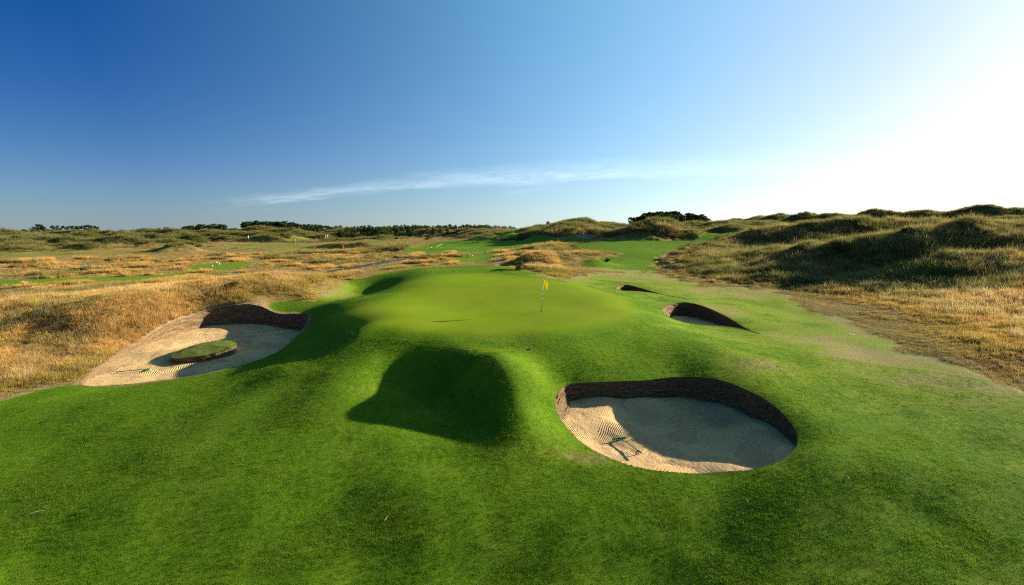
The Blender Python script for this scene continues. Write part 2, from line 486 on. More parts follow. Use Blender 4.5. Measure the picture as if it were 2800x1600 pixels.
# dunes behind the range and the plateau
mound(1560,611,158,11,14,0,1.2); mound(1510,628,152,8,9); mound(1465,625,168,7,8,0,1.4); mound(1615,632,152,6,7,0,1.2); mound(1400,634,170,9,8); mound(1340,640,178,9,9); mound(1480,615,210,16,14); mound(1400,622,240,16,14)
mound(1800,600,146,8,11,0,1.35); mound(1745,616,143,6,9,0,1.3); mound(1860,624,138,9,8); mound(1930,630,134,8,7)
mound(1590,595,340,17,22,0,1.3); mound(1640,603,350,16,18); mound(1540,607,330,18,18); mound(1690,612,220,12,12); mound(1640,622,200,10,10)
mound(1900,604,200,14,14); mound(1980,606,190,13,13); mound(2050,602,190,14,14); mound(2000,614,165,9,9); mound(2110,606,210,14,14)
# right: near ridge in shade, its shoulder, second ridge, far ridge
mound(2640,606,66,7.5,8,-15,1.2); mound(2740,612,67,8,9,-10,1.1); mound(2540,622,66,7,7.5,-20,1.15); mound(2440,640,68,7,7,-20,1.15); mound(2330,654,71,6.5,6.5,-15,1.1); mound(2860,600,68,10,10); mound(2230,664,77,6.5,6,-15,1.1)
mound(2150,678,82,6,5,-10,1.1); mound(2060,690,85,6,5,0,1.0); mound(1960,694,90,6,5); mound(2600,690,58,5,4.5,-25,1.0); mound(2760,690,56,6,5,-20,1.0)
mound(2350,592,112,10,9,-10,1.15); mound(2240,600,114,9,8,0,1.15); mound(2450,594,112,10,9,0,1.15); mound(2140,618,116,8,8); mound(2550,600,110,9,9); mound(2080,636,118,7,7); mound(2010,660,118,8,7); mound(2680,598,120,11,10); mound(2800,585,130,13,12)
for (px, py, d, wx, wy) in ((2000,601,420,30,22),(2080,595,400,18,20),(2140,588,380,26,22),(2205,584,330,13,18),(2290,588,320,30,22),(2395,575,300,17,18),(2450,584,295,26,16),(2530,581,280,20,16),(2600,576,268,12,14),(2668,556,262,14,15),(2715,562,262,17,14),(2800,572,250,20,15),(2880,565,250,18,16),(2970,560,250,20,20)):
    mound(px, py, d, wx, wy, 0, 1.15)


def polyw(pts):
    return np.array(pts, float)


def hit(px, py, hf, tmin=6.0, tmax=900.0):
    """first point where lines of sight meet the land"""
    px = np.atleast_1d(np.asarray(px, float)); py = np.atleast_1d(np.asarray(py, float))
    dx, dy, dz = ray(px, py)
    ts = np.geomspace(tmin, tmax, 700)
    X = dx[:, None] * ts; Y = dy[:, None] * ts; Z = CAMZ + dz[:, None] * ts
    below = Z < hf(X, Y)
    below[:, -1] = True
    i = np.argmax(below, 1); i = np.maximum(i, 1)
    lo = ts[i - 1]; hi = ts[i]
    for _ in range(24):
        m = (lo + hi) / 2
        b = (CAMZ + dz * m) < hf(dx * m, dy * m)
        hi = np.where(b, m, hi); lo = np.where(b, lo, m)
    return dx * hi, dy * hi


def mounds_at(x, y):
    r = np.hypot(x, y)
    top = np.zeros(x.shape)
    far = r > 52
    if np.any(far):
        xf = x[far]; yf = y[far]; acc = np.zeros(xf.shape); neg = np.zeros(xf.shape)
        wn = 0.72 + 0.56 * fbm(xf * .16, yf * .16, 3, 5)
        for (mx, my, h, wx, wy, tn, k) in MOUNDS:
            rad = 3.2 * max(wx, wy)
            s = (np.abs(xf - mx) < rad) & (np.abs(yf - my) < rad)
            if not np.any(s): continue
            ddx = xf[s] - mx; ddy = yf[s] - my
            c, sn = math.cos(tn), math.sin(tn)
            q = np.hypot((c * ddx + sn * ddy) / wx, (-sn * ddx + c * ddy) / wy) * wn[s]
            g = np.exp(-np.power(q, 1.55 * k)) * h
            if h >= 0: acc[s] += np.maximum(g, 0) ** 7
            else: neg[s] = np.minimum(neg[s], g)
        top[far] = np.power(acc, 1 / 7) + neg
    return top


def H0(x, y):
    """land without the fine lumps"""
    x = np.asarray(x, float); y = np.asarray(y, float)
    return BASE(x, y) + mounds_at(x, y)


# ground cover, as outlines on the land (photo x, photo y)
def outline(pts, n=0):
    P = np.array(pts, float)
    x, y = hit(P[:, 0], P[:, 1], H0)
    W = np.stack([x, y], 1)
    return closed_spline(W, n) if n else W

GREEN = outline([(905,868),(935,842),(990,826),(1060,818),(1090,800),(1092,778),(1120,762),(1200,752),(1330,748),(1450,757),(1580,777),(1660,798),(1722,830),(1738,856),(1700,880),(1600,903),(1450,915),(1300,917),(1150,912),(1010,897),(935,885)], 140)
bf, bl = BUNK['front']['out'], BUNK['left']['out']
TURF = outline([(-300,1190),(0,1098),(120,1064),(200,1052),(300,1058),(440,1043),(570,1022),(670,997),(740,971),(795,937),(828,903),(846,872),(815,852),(730,838),(740,828),(800,822),(860,826),(880,806),(920,785),(960,768),(1010,755),(1060,745),(1120,735),
                (1200,730),(1350,724),(1400,734),(1480,750),(1545,766),(1570,757),(1640,748),(1720,744),(1800,748),(1860,768),(1940,786),(2040,788),(2120,796),(2175,820),(2240,852),(2330,890),(2420,932),(2550,985),(2680,1030),(2800,1075),(3300,1250),
                (4200,1700),(2800,1990),(1400,1990),(0,1990),(-1500,1700)])
TONGUE = outline([(1625,738),(1600,722),(1640,706),(1680,704),(1700,698),(1690,692),(1640,686),(1590,680),(1560,672),(1600,664),(1660,658),(1740,655),(1830,657),(1905,652),(1975,636),(2040,633),(2075,634),(2040,642),(1960,655),(1900,668),(1850,682),(1805,700),(1790,715),(1785,728),(1795,742),(1700,744)], 90)
RANGE = outline([(1075,700),(1110,684),(1165,668),(1240,656),(1330,653),(1430,655),(1520,653),(1620,653),(1640,656),(1560,664),(1480,672),(1400,678),(1340,690),(1270,690),(1200,692),(1130,698)], 80)
FAIR1 = outline([(-100,716),(0,704),(150,700),(330,693),(480,684),(640,676),(700,690),(760,683),(880,677),(960,668),(1040,664),(1075,663),(1050,655),(960,660),(890,668),(820,668),(740,668),(640,670),(500,678),(400,684),(250,688),(100,690),(0,694),(-100,694)], 80)
STRIPE = outline([(-200,790),(0,781),(150,774),(330,766),(420,762),(520,750),(640,747),(520,747),(440,753),(330,757),(150,762),(0,768),(-200,773)], 60)
TEE1 = outline([(505,737),(530,727),(600,720),(665,716),(690,718),(680,726),(630,736),(560,741)], 40)
TEE2 = outline([(1250,700),(1262,695),(1350,692),(1400,691),(1378,697),(1345,703),(1300,704)], 40)
TEEBANK = outline([(1030,726),(1110,722),(1180,719),(1230,710),(1250,703),(1300,705),(1345,704),(1350,712),(1300,716),(1240,718),(1180,722),(1130,728),(1060,729)], 50)
FGREEN = outline([(1318,652),(1340,647),(1380,637),(1430,634),(1420,640),(1400,648),(1360,652)], 40)
PLAT = FAIR2 = outline([(780,657),(800,650),(870,650),(890,655),(840,660)], 30)
DRY = [((1690,752),(9.0,9.0)),((1800,760),(9.,7.)),((2000,800),(9.0,6.0)),((2420,975),(7,4.0)),((2650,1040),(7,4.0)),((1950,850),(3.5,4.5)),((2080,1000),(2.6,2.2)),((900,800),(3.,4.)),((1600,1250),(2.4,.7)),((1540,760),(4.,3.)),((2250,930),(5,3.5))]
dryw = []
for (c, s) in DRY:
    x, y = hit([c[0]], [c[1]], H0); dryw.append((float(x[0]), float(y[0]), s[0], s[1]))


def ribbon(pts, width):
    P = np.array(pts, float); x, y = hit(P[:, 0], P[:, 1], H0)
    W = np.stack([x, y], 1)
    t = np.concatenate([[0], np.cumsum(np.hypot(*np.diff(W, axis=0).T))]); s = np.linspace(0, t[-1], 60)
    C = np.stack([np.interp(s, t, W[:, 0]), np.interp(s, t, W[:, 1])], 1)
    for _ in range(6): C[1:-1] = (C[:-2] + 2 * C[1:-1] + C[2:]) / 4
    T = np.gradient(C, axis=0); T /= np.linalg.norm(T, axis=1)[:, None]
    N = np.stack([-T[:, 1], T[:, 0]], 1)
    return C, N * width / 2
PC, PN = ribbon([(905,746),(955,736),(1000,728),(1060,717),(1110,709.5),(1165,703)], 2.6)
PATHPOLY = np.vstack([PC + PN, (PC - PN)[::-1]])


def soft(x, y, P, e):
    """1 inside the outline, falling to 0 over e metres either side"""
    lo = P.min(0) - 3 * e; hi = P.max(0) + 3 * e
    out = np.zeros(x.shape)
    s = (x > lo[0]) & (x < hi[0]) & (y > lo[1]) & (y < hi[1])
    if np.any(s):
        d, _, _ = poly_sd(x[s], y[s], P)
        out[s] = 1 - smooth(-e, e, d)
    return out


def masks(x, y):
    r = np.hypot(x, y)
    e = 0.25
    M = {}
    M['green'] = soft(x, y, GREEN, 0.95)
    wob = 1.3 * smooth(4, 10, x) + .25
    jx = (fbm(x * .55, y * .55, 3, 51) - .5) * 2 * wob; jy = (fbm(x * .55 + 40, y * .55, 3, 53) - .5) * 2 * wob
    M['turf'] = np.maximum(soft(x + jx, y + jy, TURF, 0.55), soft(x + jx * .6, y + jy * .6, TONGUE, 1.0))
    lush = np.maximum.reduce([soft(x, y, STRIPE, .8), soft(x, y, TEE1, .5), soft(x, y, TEE2, .5), soft(x, y, TEEBANK, .6), soft(x, y, FGREEN, 2.0)])
    M['range'] = soft(x, y, RANGE, 2.5)
    M['fair'] = np.maximum(soft(x, y, FAIR1, 3.0), soft(x, y, FAIR2, 4.0))
    M['lush'] = lush
    M['path'] = soft(x, y, PATHPOLY, 1.0)
    return M


def mown(M):
    return np.maximum.reduce([M['turf'], M['lush'], M['range'], M['fair'], M['path']])


def H(x, y, M=None):
    """the land itself"""
    x = np.asarray(x, float); y = np.asarray(y, float)
    lift = mounds_at(x, y)
    z = BASE(x, y) + lift
    if M is None:
        M = masks(x, y)
    rough = 1 - mown(M)
    r = np.hypot(x, y)
    # long, low rolls in the mown ground
    roll = (fbm(x * .17 + y * .05, y * .12 - x * .06, 2, 31) - .5) * .22 * (1 - M['green']) * smooth(90, 40, r)
    roll = roll + (fbm(x * .30 - y * .16, y * .22 + x * .10, 2, 35) - .5) * .13 * (1 - M['green']) * smooth(48, 26, r)
    near = np.clip((r - 8) / 8, 0, 1)
    z = z + roll * near * (1 - .7 * rough)
    z = z + (fbm(x * .5, y * .5, 2, 37) - .5) * .05 * (1 - M['green']) * smooth(60, 35, r)
    # lumps of the rough, larger among the dunes
    k = np.where((r > 62) & (x < 8), .22 + .78 * smooth(.2, 1.0, lift), 1.0)      # flats lie smooth between the dunes
    a1 = .22 + .55 * smooth(60, 140, r)
    z = z + (fbm(x * .45, y * .45, 3, 11) - .5) * a1 * rough * k
    z = z + (fbm(x * .13, y * .13, 3, 13) - .5) * 1.6 * rough * k * smooth(60, 150, r)
    z = z + ((fbm(x * .95, y * .95, 3, 15) - .5) * .55 + (fbm(x * .38, y * .38, 2, 16) - .5) * .9) * rough * smooth(12, 24, x) * smooth(52, 62, y) * smooth(160, 120, r)
    ridged = 1 - np.abs(2 * fbm(x * .028, y * .045, 3, 19) - 1)
    z = z + (ridged ** 2 * 2.6 - 1.5) * rough * k * smooth(190, 300, r)
    return z


# ------------------------------------------------------------------ the ground sheet (rings round the view point, dense where it is seen)
rr = [10.0]
while rr[-1] < 430:
    q = rr[-1]; rr.append(q + min(q * q / 3800.0, 0.0068 * q))
while rr[-1] < 9500:
    rr.append(rr[-1] * 1.025)
rr = [0.6, 2.5, 4.5, 6.5, 8.3, 9.4] + rr
aa = list(np.arange(-45.5, 45.51, 0.14))
lft = [-45.5 - q for q in np.cumsum(np.geomspace(.3, 8, 34))]
aa = [q for q in lft[::-1] if q > -180] + aa + [-q for q in lft if q > -180]
aa = np.radians(np.array(aa)); rr = np.array(rr)
NA, NR = len(aa), len(rr)
RRg, AAg = np.meshgrid(rr, aa, indexing='ij')
GX = (RRg * np.sin(AAg)).ravel(); GY = (RRg * np.cos(AAg)).ravel()
hole = np.zeros(GX.shape, bool)
for b in BUNK.values():
    P = b['out']
    lo = P[:, :2].min(0) - 1; hi = P[:, :2].max(0) + 1
    s = np.where((GX > lo[0]) & (GX < hi[0]) & (GY > lo[1]) & (GY < hi[1]))[0]
    d, nx, ny = poly_sd(GX[s], GY[s], P)
    cell = np.maximum(np.hypot(GX[s], GY[s]) * .0068, .09) * .75
    snap = np.abs(d) < cell
    GX[s[snap]] = nx[snap]; GY[s[snap]] = ny[snap]
    hole[s[(~snap) & (d < 0)]] = True
GM = masks(GX, GY)
GZ = H(GX, GY, GM)
iv = np.arange(NR * NA).reshape(NR, NA)
quad = np.stack([iv[:-1, :-1], iv[:-1, 1:], iv[1:, 1:], iv[1:, :-1]], -1).reshape(-1, 4)
# close the ring behind the view point
back = np.stack([iv[:-1, -1], iv[:-1, 0], iv[1:, 0], iv[1:, -1]], -1).reshape(-1, 4)
quad = np.vstack([quad, back])[:, ::-1]
# one-sided checks for faces over a bunker
fc = np.stack([GX, GY], 1)[quad].mean(1)
bad = hole[quad].any(1)
for b in BUNK.values():
    P = b['out']
    lo = P[:, :2].min(0); hi = P[:, :2].max(0)
    s = np.where((fc[:, 0] > lo[0]) & (fc[:, 0] < hi[0]) & (fc[:, 1] > lo[1]) & (fc[:, 1] < hi[1]))[0]
    d, _, _ = poly_sd(fc[s, 0], fc[s, 1], P)
    bad[s[d < 0.0]] = True
quad = quad[~bad]
# normals of the whole sheet, so that the pieces meet without a seam
V3 = np.stack([GX, GY, GZ], 1)
fn = np.cross(V3[quad[:, 2]] - V3[quad[:, 0]], V3[quad[:, 3]] - V3[quad[:, 1]])
VN = np.zeros_like(V3)
for k in range(4):
    for c in range(3):
        VN[:, c] += np.bincount(quad[:, k], weights=fn[:, c], minlength=len(V3))
VN /= np.maximum(np.linalg.norm(VN, axis=1), 1e-9)[:, None]


def dryness(x, y):
    d = np.zeros(x.shape)
    for (cx, cy, sx, sy) in dryw:
        d = np.maximum(d, np.exp(-(((x - cx) / sx) ** 2 + ((y - cy) / sy) ** 2) * 1.2))
    return d
rG = np.hypot(GX, GY)
slope_sun = None
SCRAPE = [outline([(1400,655),(1460,650),(1540,645),(1600,640),(1650,642),(1660,648),(1600,653),(1500,655)], 30), outline([(1330,732),(1360,712),(1380,716),(1372,726),(1345,736)], 20),
          outline([(-100,1125),(0,1094),(90,1066),(170,1046),(215,1042),(222,1060),(150,1068),(60,1090),(0,1108),(-100,1140)], 40)]
GDRY_BACKLIT = dryness(GX, GY)
sR = (GX > 5) & (rG < 75) & (GM['turf'] > .4)
dR, _, _ = poly_sd(GX[sR], GY[sR], TURF)
GDRY_BACKLIT[sR] = np.maximum(GDRY_BACKLIT[sR], .95 * np.exp(-np.maximum(-dR, 0) / 3.2))
GDRY_BACKLIT = np.maximum(GDRY_BACKLIT, .42 * smooth(5, 14, GX) * smooth(20, 30, GY) * smooth(70, 55, GY) * GM['turf'])  # broad yellowing of the right turf, standing in for backlight
GSCR = np.maximum.reduce([soft(GX, GY, SCRAPE[0], 2.0), soft(GX, GY, SCRAPE[1], .8), .62 * soft(GX, GY, SCRAPE[2], .8)])
for b, wd in (('left', .55),):
    d, _, _ = poly_sd(GX[(GX < -10) & (rG < 60)], GY[(GX < -10) & (rG < 60)], BUNK[b]['out'])
    q = np.zeros(GX.shape); q[(GX < -10) & (rG < 60)] = 1 - smooth(0.1, wd * 2.2, d)
    GSCR = np.maximum(GSCR, q * (1 - GM['turf']) * .75)
# how marram-green a dune is: higher and steeper ground
GLIFT = np.clip(mounds_at(GX, GY), 0, 5)
marram = smooth(60, 130, rG) * smooth(.15, 1.1, GLIFT + (fbm(GX * .05, GY * .05, 3, 41) - .5) * 1.2) + .55 * smooth(30, 45, GX) * smooth(50, 62, GY)
sQ = (GX > 5) & (rG < 80)
dQ, _, _ = poly_sd(GX[sQ], GY[sQ], TURF)
marram[sQ] = np.maximum(marram[sQ], .75 * (1 - smooth(3.0, 8.0, dQ + (fbm(GX[sQ] * .3, GY[sQ] * .3, 3, 61) - .5) * 7)))
GMAR = np.clip(marram, 0, 1) * (1 - mown(GM))

# ------------------------------------------------------------------ materials
def ground_material():
    m, g = newmat('land')
    pos = g.n('ShaderNodeNewGeometry').outputs['Position']
    A = g.n('ShaderNodeAttribute', attribute_name='coverA'); B = g.n('ShaderNodeAttribute', attribute_name='coverB')
    sa = g.n('ShaderNodeSeparateColor', {0: A.outputs['Color']}); sb = g.n('ShaderNodeSeparateColor', {0: B.outputs['Color']})
    green, turf, dry = sa.outputs[0], sa.outputs[1], sa.outputs[2]  # dry holds real dryness plus the painted backlight
    lush, fair, marram = sb.outputs[0], sb.outputs[1], sb.outputs[2]
    scrape = A.outputs['Alpha']
    n_fine = g.noise(pos, 26.0, 4.0, 0.7)
    n_mid = g.noise(pos, 5.0, 4.0, 0.65)
    n_big = g.noise(pos, 0.55, 4.0, 0.6)
    n_wide = g.noise(pos, 0.16, 3.0, 0.55)
    sp = g.noise(pos, 90.0, 2.0, 0.6)
    # mown turf
    t = g.mix(g.ramp(n_mid, .3, .7), (.054, .138, .005), (.088, .188, .008))
    t = g.mix(g.ramp(n_big, .35, .7), t, (.102, .190, .009))
    t = g.mix(g.m('MULTIPLY', g.ramp(n_fine, .42, .74), .55), t, (.132, .212, .014))
    t = g.mix(g.m('MULTIPLY', g.ramp(n_fine, .58, .30), .60), t, (.022, .060, .005))
    t = g.mix(g.m('MULTIPLY', g.ramp(n_wide, .45, .75), .30), t, (.105, .135, .020))
    st = g.noise(g.scale(pos, (1.0, .35, 1.0)), 2.4, 5.0, .65, .4)
    t = g.mix(g.m('MULTIPLY', g.ramp(st, .50, .72), .45), t, (.105, .160, .012))
    t = g.mix(g.m('MULTIPLY', g.ramp(st, .48, .28), .50), t, (.034, .092, .005))
    # worn and dry turf: yellower first, also painted in for the right's backlight, then straw
    dv = g.m('ADD', dry, g.m('MULTIPLY', g.m('SUBTRACT', g.m('ADD', n_big, g.m('MULTIPLY', n_mid, .7)), .85), 1.5))
    t = g.mix(g.m('MULTIPLY', g.ramp(dv, .15, .55), .75), t, g.mix(n_fine, (.140, .200, .013), (.200, .250, .026)))
    t = g.mix(g.m('MULTIPLY', g.ramp(dv, .55, 1.05), .75), t, g.mix(n_fine, (.20, .165, .070), (.30, .23, .115)))
    t = g.mix(g.m('MULTIPLY', g.ramp(g.noise(pos, 1.7, 5.0, .7), .66, .80), .45), t, (.135, .125, .035))
    # small dead spots and weeds
    t = g.mix(g.m('MULTIPLY', g.ramp(g.noise(pos, 11.0, 3.0, .6), .70, .76), .55), t, (.19, .15, .06))
    t = g.mix(g.m('MULTIPLY', g.ramp(g.noise(g.scale(pos, (1, 1.3, 1)), 3.3, 6.0, .75), .60, .72), .5), t, (.030, .080, .012))
    # putting surface
    p = g.mix(g.ramp(n_big, .3, .75), (.140, .218, .007), (.180, .245, .009))
    p = g.mix(g.m('MULTIPLY', g.ramp(n_fine, .35, .7), .55), p, (.098, .180, .005))
    p = g.mix(g.m('MULTIPLY', g.ramp(n_wide, .4, .7), .35), p, (.190, .205, .022))
    t = g.mix(green, t, p)
    # distant fairways, range and tees
    f = g.mix(g.ramp(n_wide, .35, .65), (.125, .155, .022), (.23, .20, .055))
    lu = g.mix(n_big, (.085, .190, .012), (.13, .215, .018))
    # rough
    rA = g.mix(g.ramp(n_mid, .3, .7), (.195, .142, .046), (.300, .215, .078))
    rA = g.mix(g.m('MULTIPLY', g.ramp(n_big, .48, .68), .6), rA, (.165, .140, .038))
    rA = g.mix(g.m('MULTIPLY', g.ramp(n_fine, .52, .3), .6), rA, (.120, .078, .024))
    rA = g.mix(g.m('MULTIPLY', g.ramp(n_wide, .40, .62), .45), rA, (.26, .155, .042))
    mr = g.mix(g.ramp(n_mid, .35, .7), (.060, .068, .020), (.150, .140, .048))
    mr = g.mix(g.m('MULTIPLY', g.ramp(n_big, .5, .7), .7), mr, (.045, .060, .016))
    rough = g.mix(g.m('MULTIPLY', marram, .85), rA, mr)
    rough = g.mix(g.m('MULTIPLY', scrape, g.ramp(n_mid, .25, .55)), rough, g.mix(n_fine, (.33, .25, .16), (.46, .35, .23)))
    # ragged edges between covers
    def rag(mask, amt):
        return g.ramp(g.m('ADD', mask, g.m('MULTIPLY', g.m('SUBTRACT', n_mid, .5), amt)), .35, .65)
    c = rough
    c = g.mix(rag(fair, .9), c, f)
    c = g.mix(rag(lush, .5), c, lu)
    c = g.mix(rag(turf, .9), c, t)
    bh = g.m('ADD', g.m('MULTIPLY', n_fine, .035), g.m('MULTIPLY', n_mid, .05))
    bh = g.m('ADD', bh, g.m('MULTIPLY', sp, .012))
    k = g.m('MULTIPLY_ADD', turf, -.55, 1.15)
    k = g.m('SUBTRACT', k, g.m('MULTIPLY', green, .48))
    bump = g.n('ShaderNodeBump', {'Strength': k, 'Distance': 1.0, 'Height': bh})
    finish(g, c, .9, bump.outputs[0], .015)
    return m


def sand_material():
    m, g = newmat('bunker_sand')
    pos = g.n('ShaderNodeNewGeometry').outputs['Position']
    # raked strips: cells, each combed in its own direction
    wv = g.n('ShaderNodeTexNoise', {'Vector': pos, 'Scale': .9, 'Detail': 2.0}, noise_dimensions='3D')
    wp = g.n('ShaderNodeVectorMath', {0: pos, 1: g.n('ShaderNodeVectorMath', {0: wv.outputs['Color'], 'Scale': 1.1}, operation='SCALE').outputs[0]}, operation='ADD').outputs[0]
    wq = g.n('ShaderNodeVectorMath', {0: pos, 1: g.n('ShaderNodeVectorMath', {0: wv.outputs['Color'], 'Scale': .22}, operation='SCALE').outputs[0]}, operation='ADD').outputs[0]
    vo = g.n('ShaderNodeTexVoronoi', {'Vector': g.scale(wp, (1, 1, 0)), 'Scale': .85, 'Randomness': 1.0}, feature='F1')
    cell = g.n('ShaderNodeSeparateColor', {0: vo.outputs['Color']})
    ang = g.m('MULTIPLY', cell.outputs[0], 3.14159)
    s3 = g.n('ShaderNodeSeparateXYZ', {0: wq})
    along = g.m('ADD', g.m('MULTIPLY', s3.outputs[0], g.m('COSINE', ang)), g.m('MULTIPLY', s3.outputs[1], g.m('SINE', ang)))
    comb = g.m('SINE', g.m('MULTIPLY', along, 78.0))
    comb = g.m('MULTIPLY', comb, g.ramp(cell.outputs[1], .25, .6))
    n1 = g.noise(pos, 3.0, 5.0, .65); n2 = g.noise(pos, 24.0, 4.0, .7); n3 = g.noise(pos, .7, 3.0, .6)
    c = g.mix(n2, (.48, .315, .135), (.60, .415, .190))
    c = g.mix(g.m('MULTIPLY', g.ramp(n1, .52, .75), .35), c, (.40, .255, .125))
    c = g.mix(g.m('MULTIPLY', g.ramp(n3, .56, .70), .30), c, (.30, .24, .175))
    pits = g.ramp(g.noise(pos, 7.0, 3.0, .8), .66, .78)
    h = g.m('ADD', g.m('MULTIPLY', comb, .017), g.m('ADD', g.m('MULTIPLY', n2, .012), g.m('MULTIPLY', n1, .05)))
    h = g.m('SUBTRACT', h, g.m('MULTIPLY', pits, .018))
    bump = g.n('ShaderNodeBump', {'Strength': 1.0, 'Distance': 1.0, 'Height': h})
    finish(g, c, .9, bump.outputs[0], .15)
    return m


def face_material():
    m, g = newmat('stacked_turf_face')
    tcx = g.n('ShaderNodeTexCoord')
    pos = g.n('ShaderNodeNewGeometry').outputs['Position']
    n1 = g.noise(g.scale(pos, (1, 1, 4.5)), 5.5, 5.0, .75); n2 = g.noise(pos, 30.0, 4.0, .75); n3 = g.noise(pos, 1.2, 3.0, .6)
    c = g.mix(g.ramp(n1, .3, .7), (.085, .056, .030), (.29, .19, .10))
    c = g.mix(g.m('MULTIPLY', g.ramp(n2, .5, .75), .7), c, (.42, .29, .16))
    c = g.mix(g.m('MULTIPLY', g.ramp(n2, .5, .3), .65), c, (.035, .024, .013))
    c = g.mix(g.m('MULTIPLY', g.ramp(n3, .55, .7), .35), c, (.060, .072, .020))
    h = g.m('ADD', g.m('MULTIPLY', n1, .09), g.m('MULTIPLY', n2, .035))
    bump = g.n('ShaderNodeBump', {'Strength': 1.0, 'Distance': 1.0, 'Height': h})
    finish(g, c, .95, bump.outputs[0], .08)
    return m


def blade_material(name, root, tip, trans=.35):
    """grass: colour from the tuft's own tint, darker at the roots than at the tips"""
    m, g = newmat(name)
    tint = g.n('ShaderNodeAttribute', attribute_name='tint', attribute_type='INSTANCER').outputs['Color']
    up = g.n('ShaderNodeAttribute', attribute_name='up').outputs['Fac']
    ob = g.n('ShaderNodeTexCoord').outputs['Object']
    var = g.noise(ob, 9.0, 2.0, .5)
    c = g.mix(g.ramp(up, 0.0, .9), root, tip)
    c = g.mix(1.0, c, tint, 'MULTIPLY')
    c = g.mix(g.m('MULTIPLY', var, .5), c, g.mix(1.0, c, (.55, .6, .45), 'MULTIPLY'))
    d = g.n('ShaderNodeBsdfDiffuse', {'Color': c})
    tr = g.n('ShaderNodeBsdfTranslucent', {'Color': c})
    mx = g.n('ShaderNodeMixShader', {0: trans, 1: d.outputs[0], 2: tr.outputs[0]})
    g.n('ShaderNodeOutputMaterial', {'Surface': mx.outputs[0]})
    return m


def leaf_material(name, a, b, trans=.2):
    m, g = newmat(name)
    ob = g.n('ShaderNodeTexCoord').outputs['Object']
    oi = g.n('ShaderNodeObjectInfo').outputs['Random']
    n1 = g.noise(ob, 1.1, 3.0, .6); n2 = g.noise(ob, 7.0, 2.0, .6)
    c = g.mix(g.ramp(n1, .35, .65), a, b)
    c = g.mix(g.m('MULTIPLY', n2, .5), c, tuple(x * 1.5 for x in b))
    c = g.mix(g.m('MULTIPLY', oi, .45), c, tuple(x * .6 for x in a))
    d = g.n('ShaderNodeBsdfDiffuse', {'Color': c}); tr = g.n('ShaderNodeBsdfTranslucent', {'Color': c})
    mx = g.n('ShaderNodeMixShader', {0: trans, 1: d.outputs[0], 2: tr.outputs[0]})
    g.n('ShaderNodeOutputMaterial', {'Surface': mx.outputs[0]})
    return m


def bark_material():
    m, g = newmat('bark')
    ob = g.n('ShaderNodeTexCoord').outputs['Object']
    n = g.noise(g.scale(ob, (6, 6, 1)), 3.0, 4.0, .7)
    finish(g, g.mix(n, (.05, .035, .022), (.17, .115, .07)), .9, None, .1)
    return m

M_LAND = ground_material(); M_SAND = sand_material(); M_FACE = face_material()
M_BARK = bark_material()

# ------------------------------------------------------------------ the land as objects: putting green, mown turf, rough, dunes
def split_ground():
    fm = {k: v[quad].mean(1) for k, v in GM.items()}
    fr = rG[quad].mean(1)
    which = np.zeros(len(quad), int)                       # 0 rough near, 1 turf, 2 green, 3 dunes beyond
    which[(fr > 95)] = 3
    which[fm['turf'] > .5] = 1
    which[fm['green'] > .5] = 2
    which[(np.maximum.reduce([fm['lush'], fm['range'], fm['fair']]) > .5) & (which != 1)] = 4
    colA = np.stack([GM['green'], GM['turf'], np.clip(GDRY_BACKLIT, 0, 1), GSCR], 1).astype(np.float32)
    colB = np.stack([np.maximum(GM['lush'], GM['range'] * .9), GM['fair'], GMAR, np.ones_like(GX)], 1).astype(np.float32)
    for k, nm in ((0, 'rough_ground'), (1, 'mown_turf'), (2, 'putting_green'), (3, 'dune_terrain'), (4, 'far_fairway')):
        q = quad[which == k]
        used = np.unique(q)
        remap = np.full(len(GX), -1, np.int64); remap[used] = np.arange(len(used))
        o = meshobj(nm, V3[used], remap[q].astype(np.int32), M_LAND, None, True)
        me = o.data
        for an, arr in (('coverA', colA), ('coverB', colB)):
            at_ = me.attributes.new(an, 'FLOAT_COLOR', 'POINT'); at_.data.foreach_set('color', arr[used].ravel())
        me.normals_split_custom_set_from_vertices(VN[used].astype(np.float32))
        tag(o, kind='structure')
split_ground()


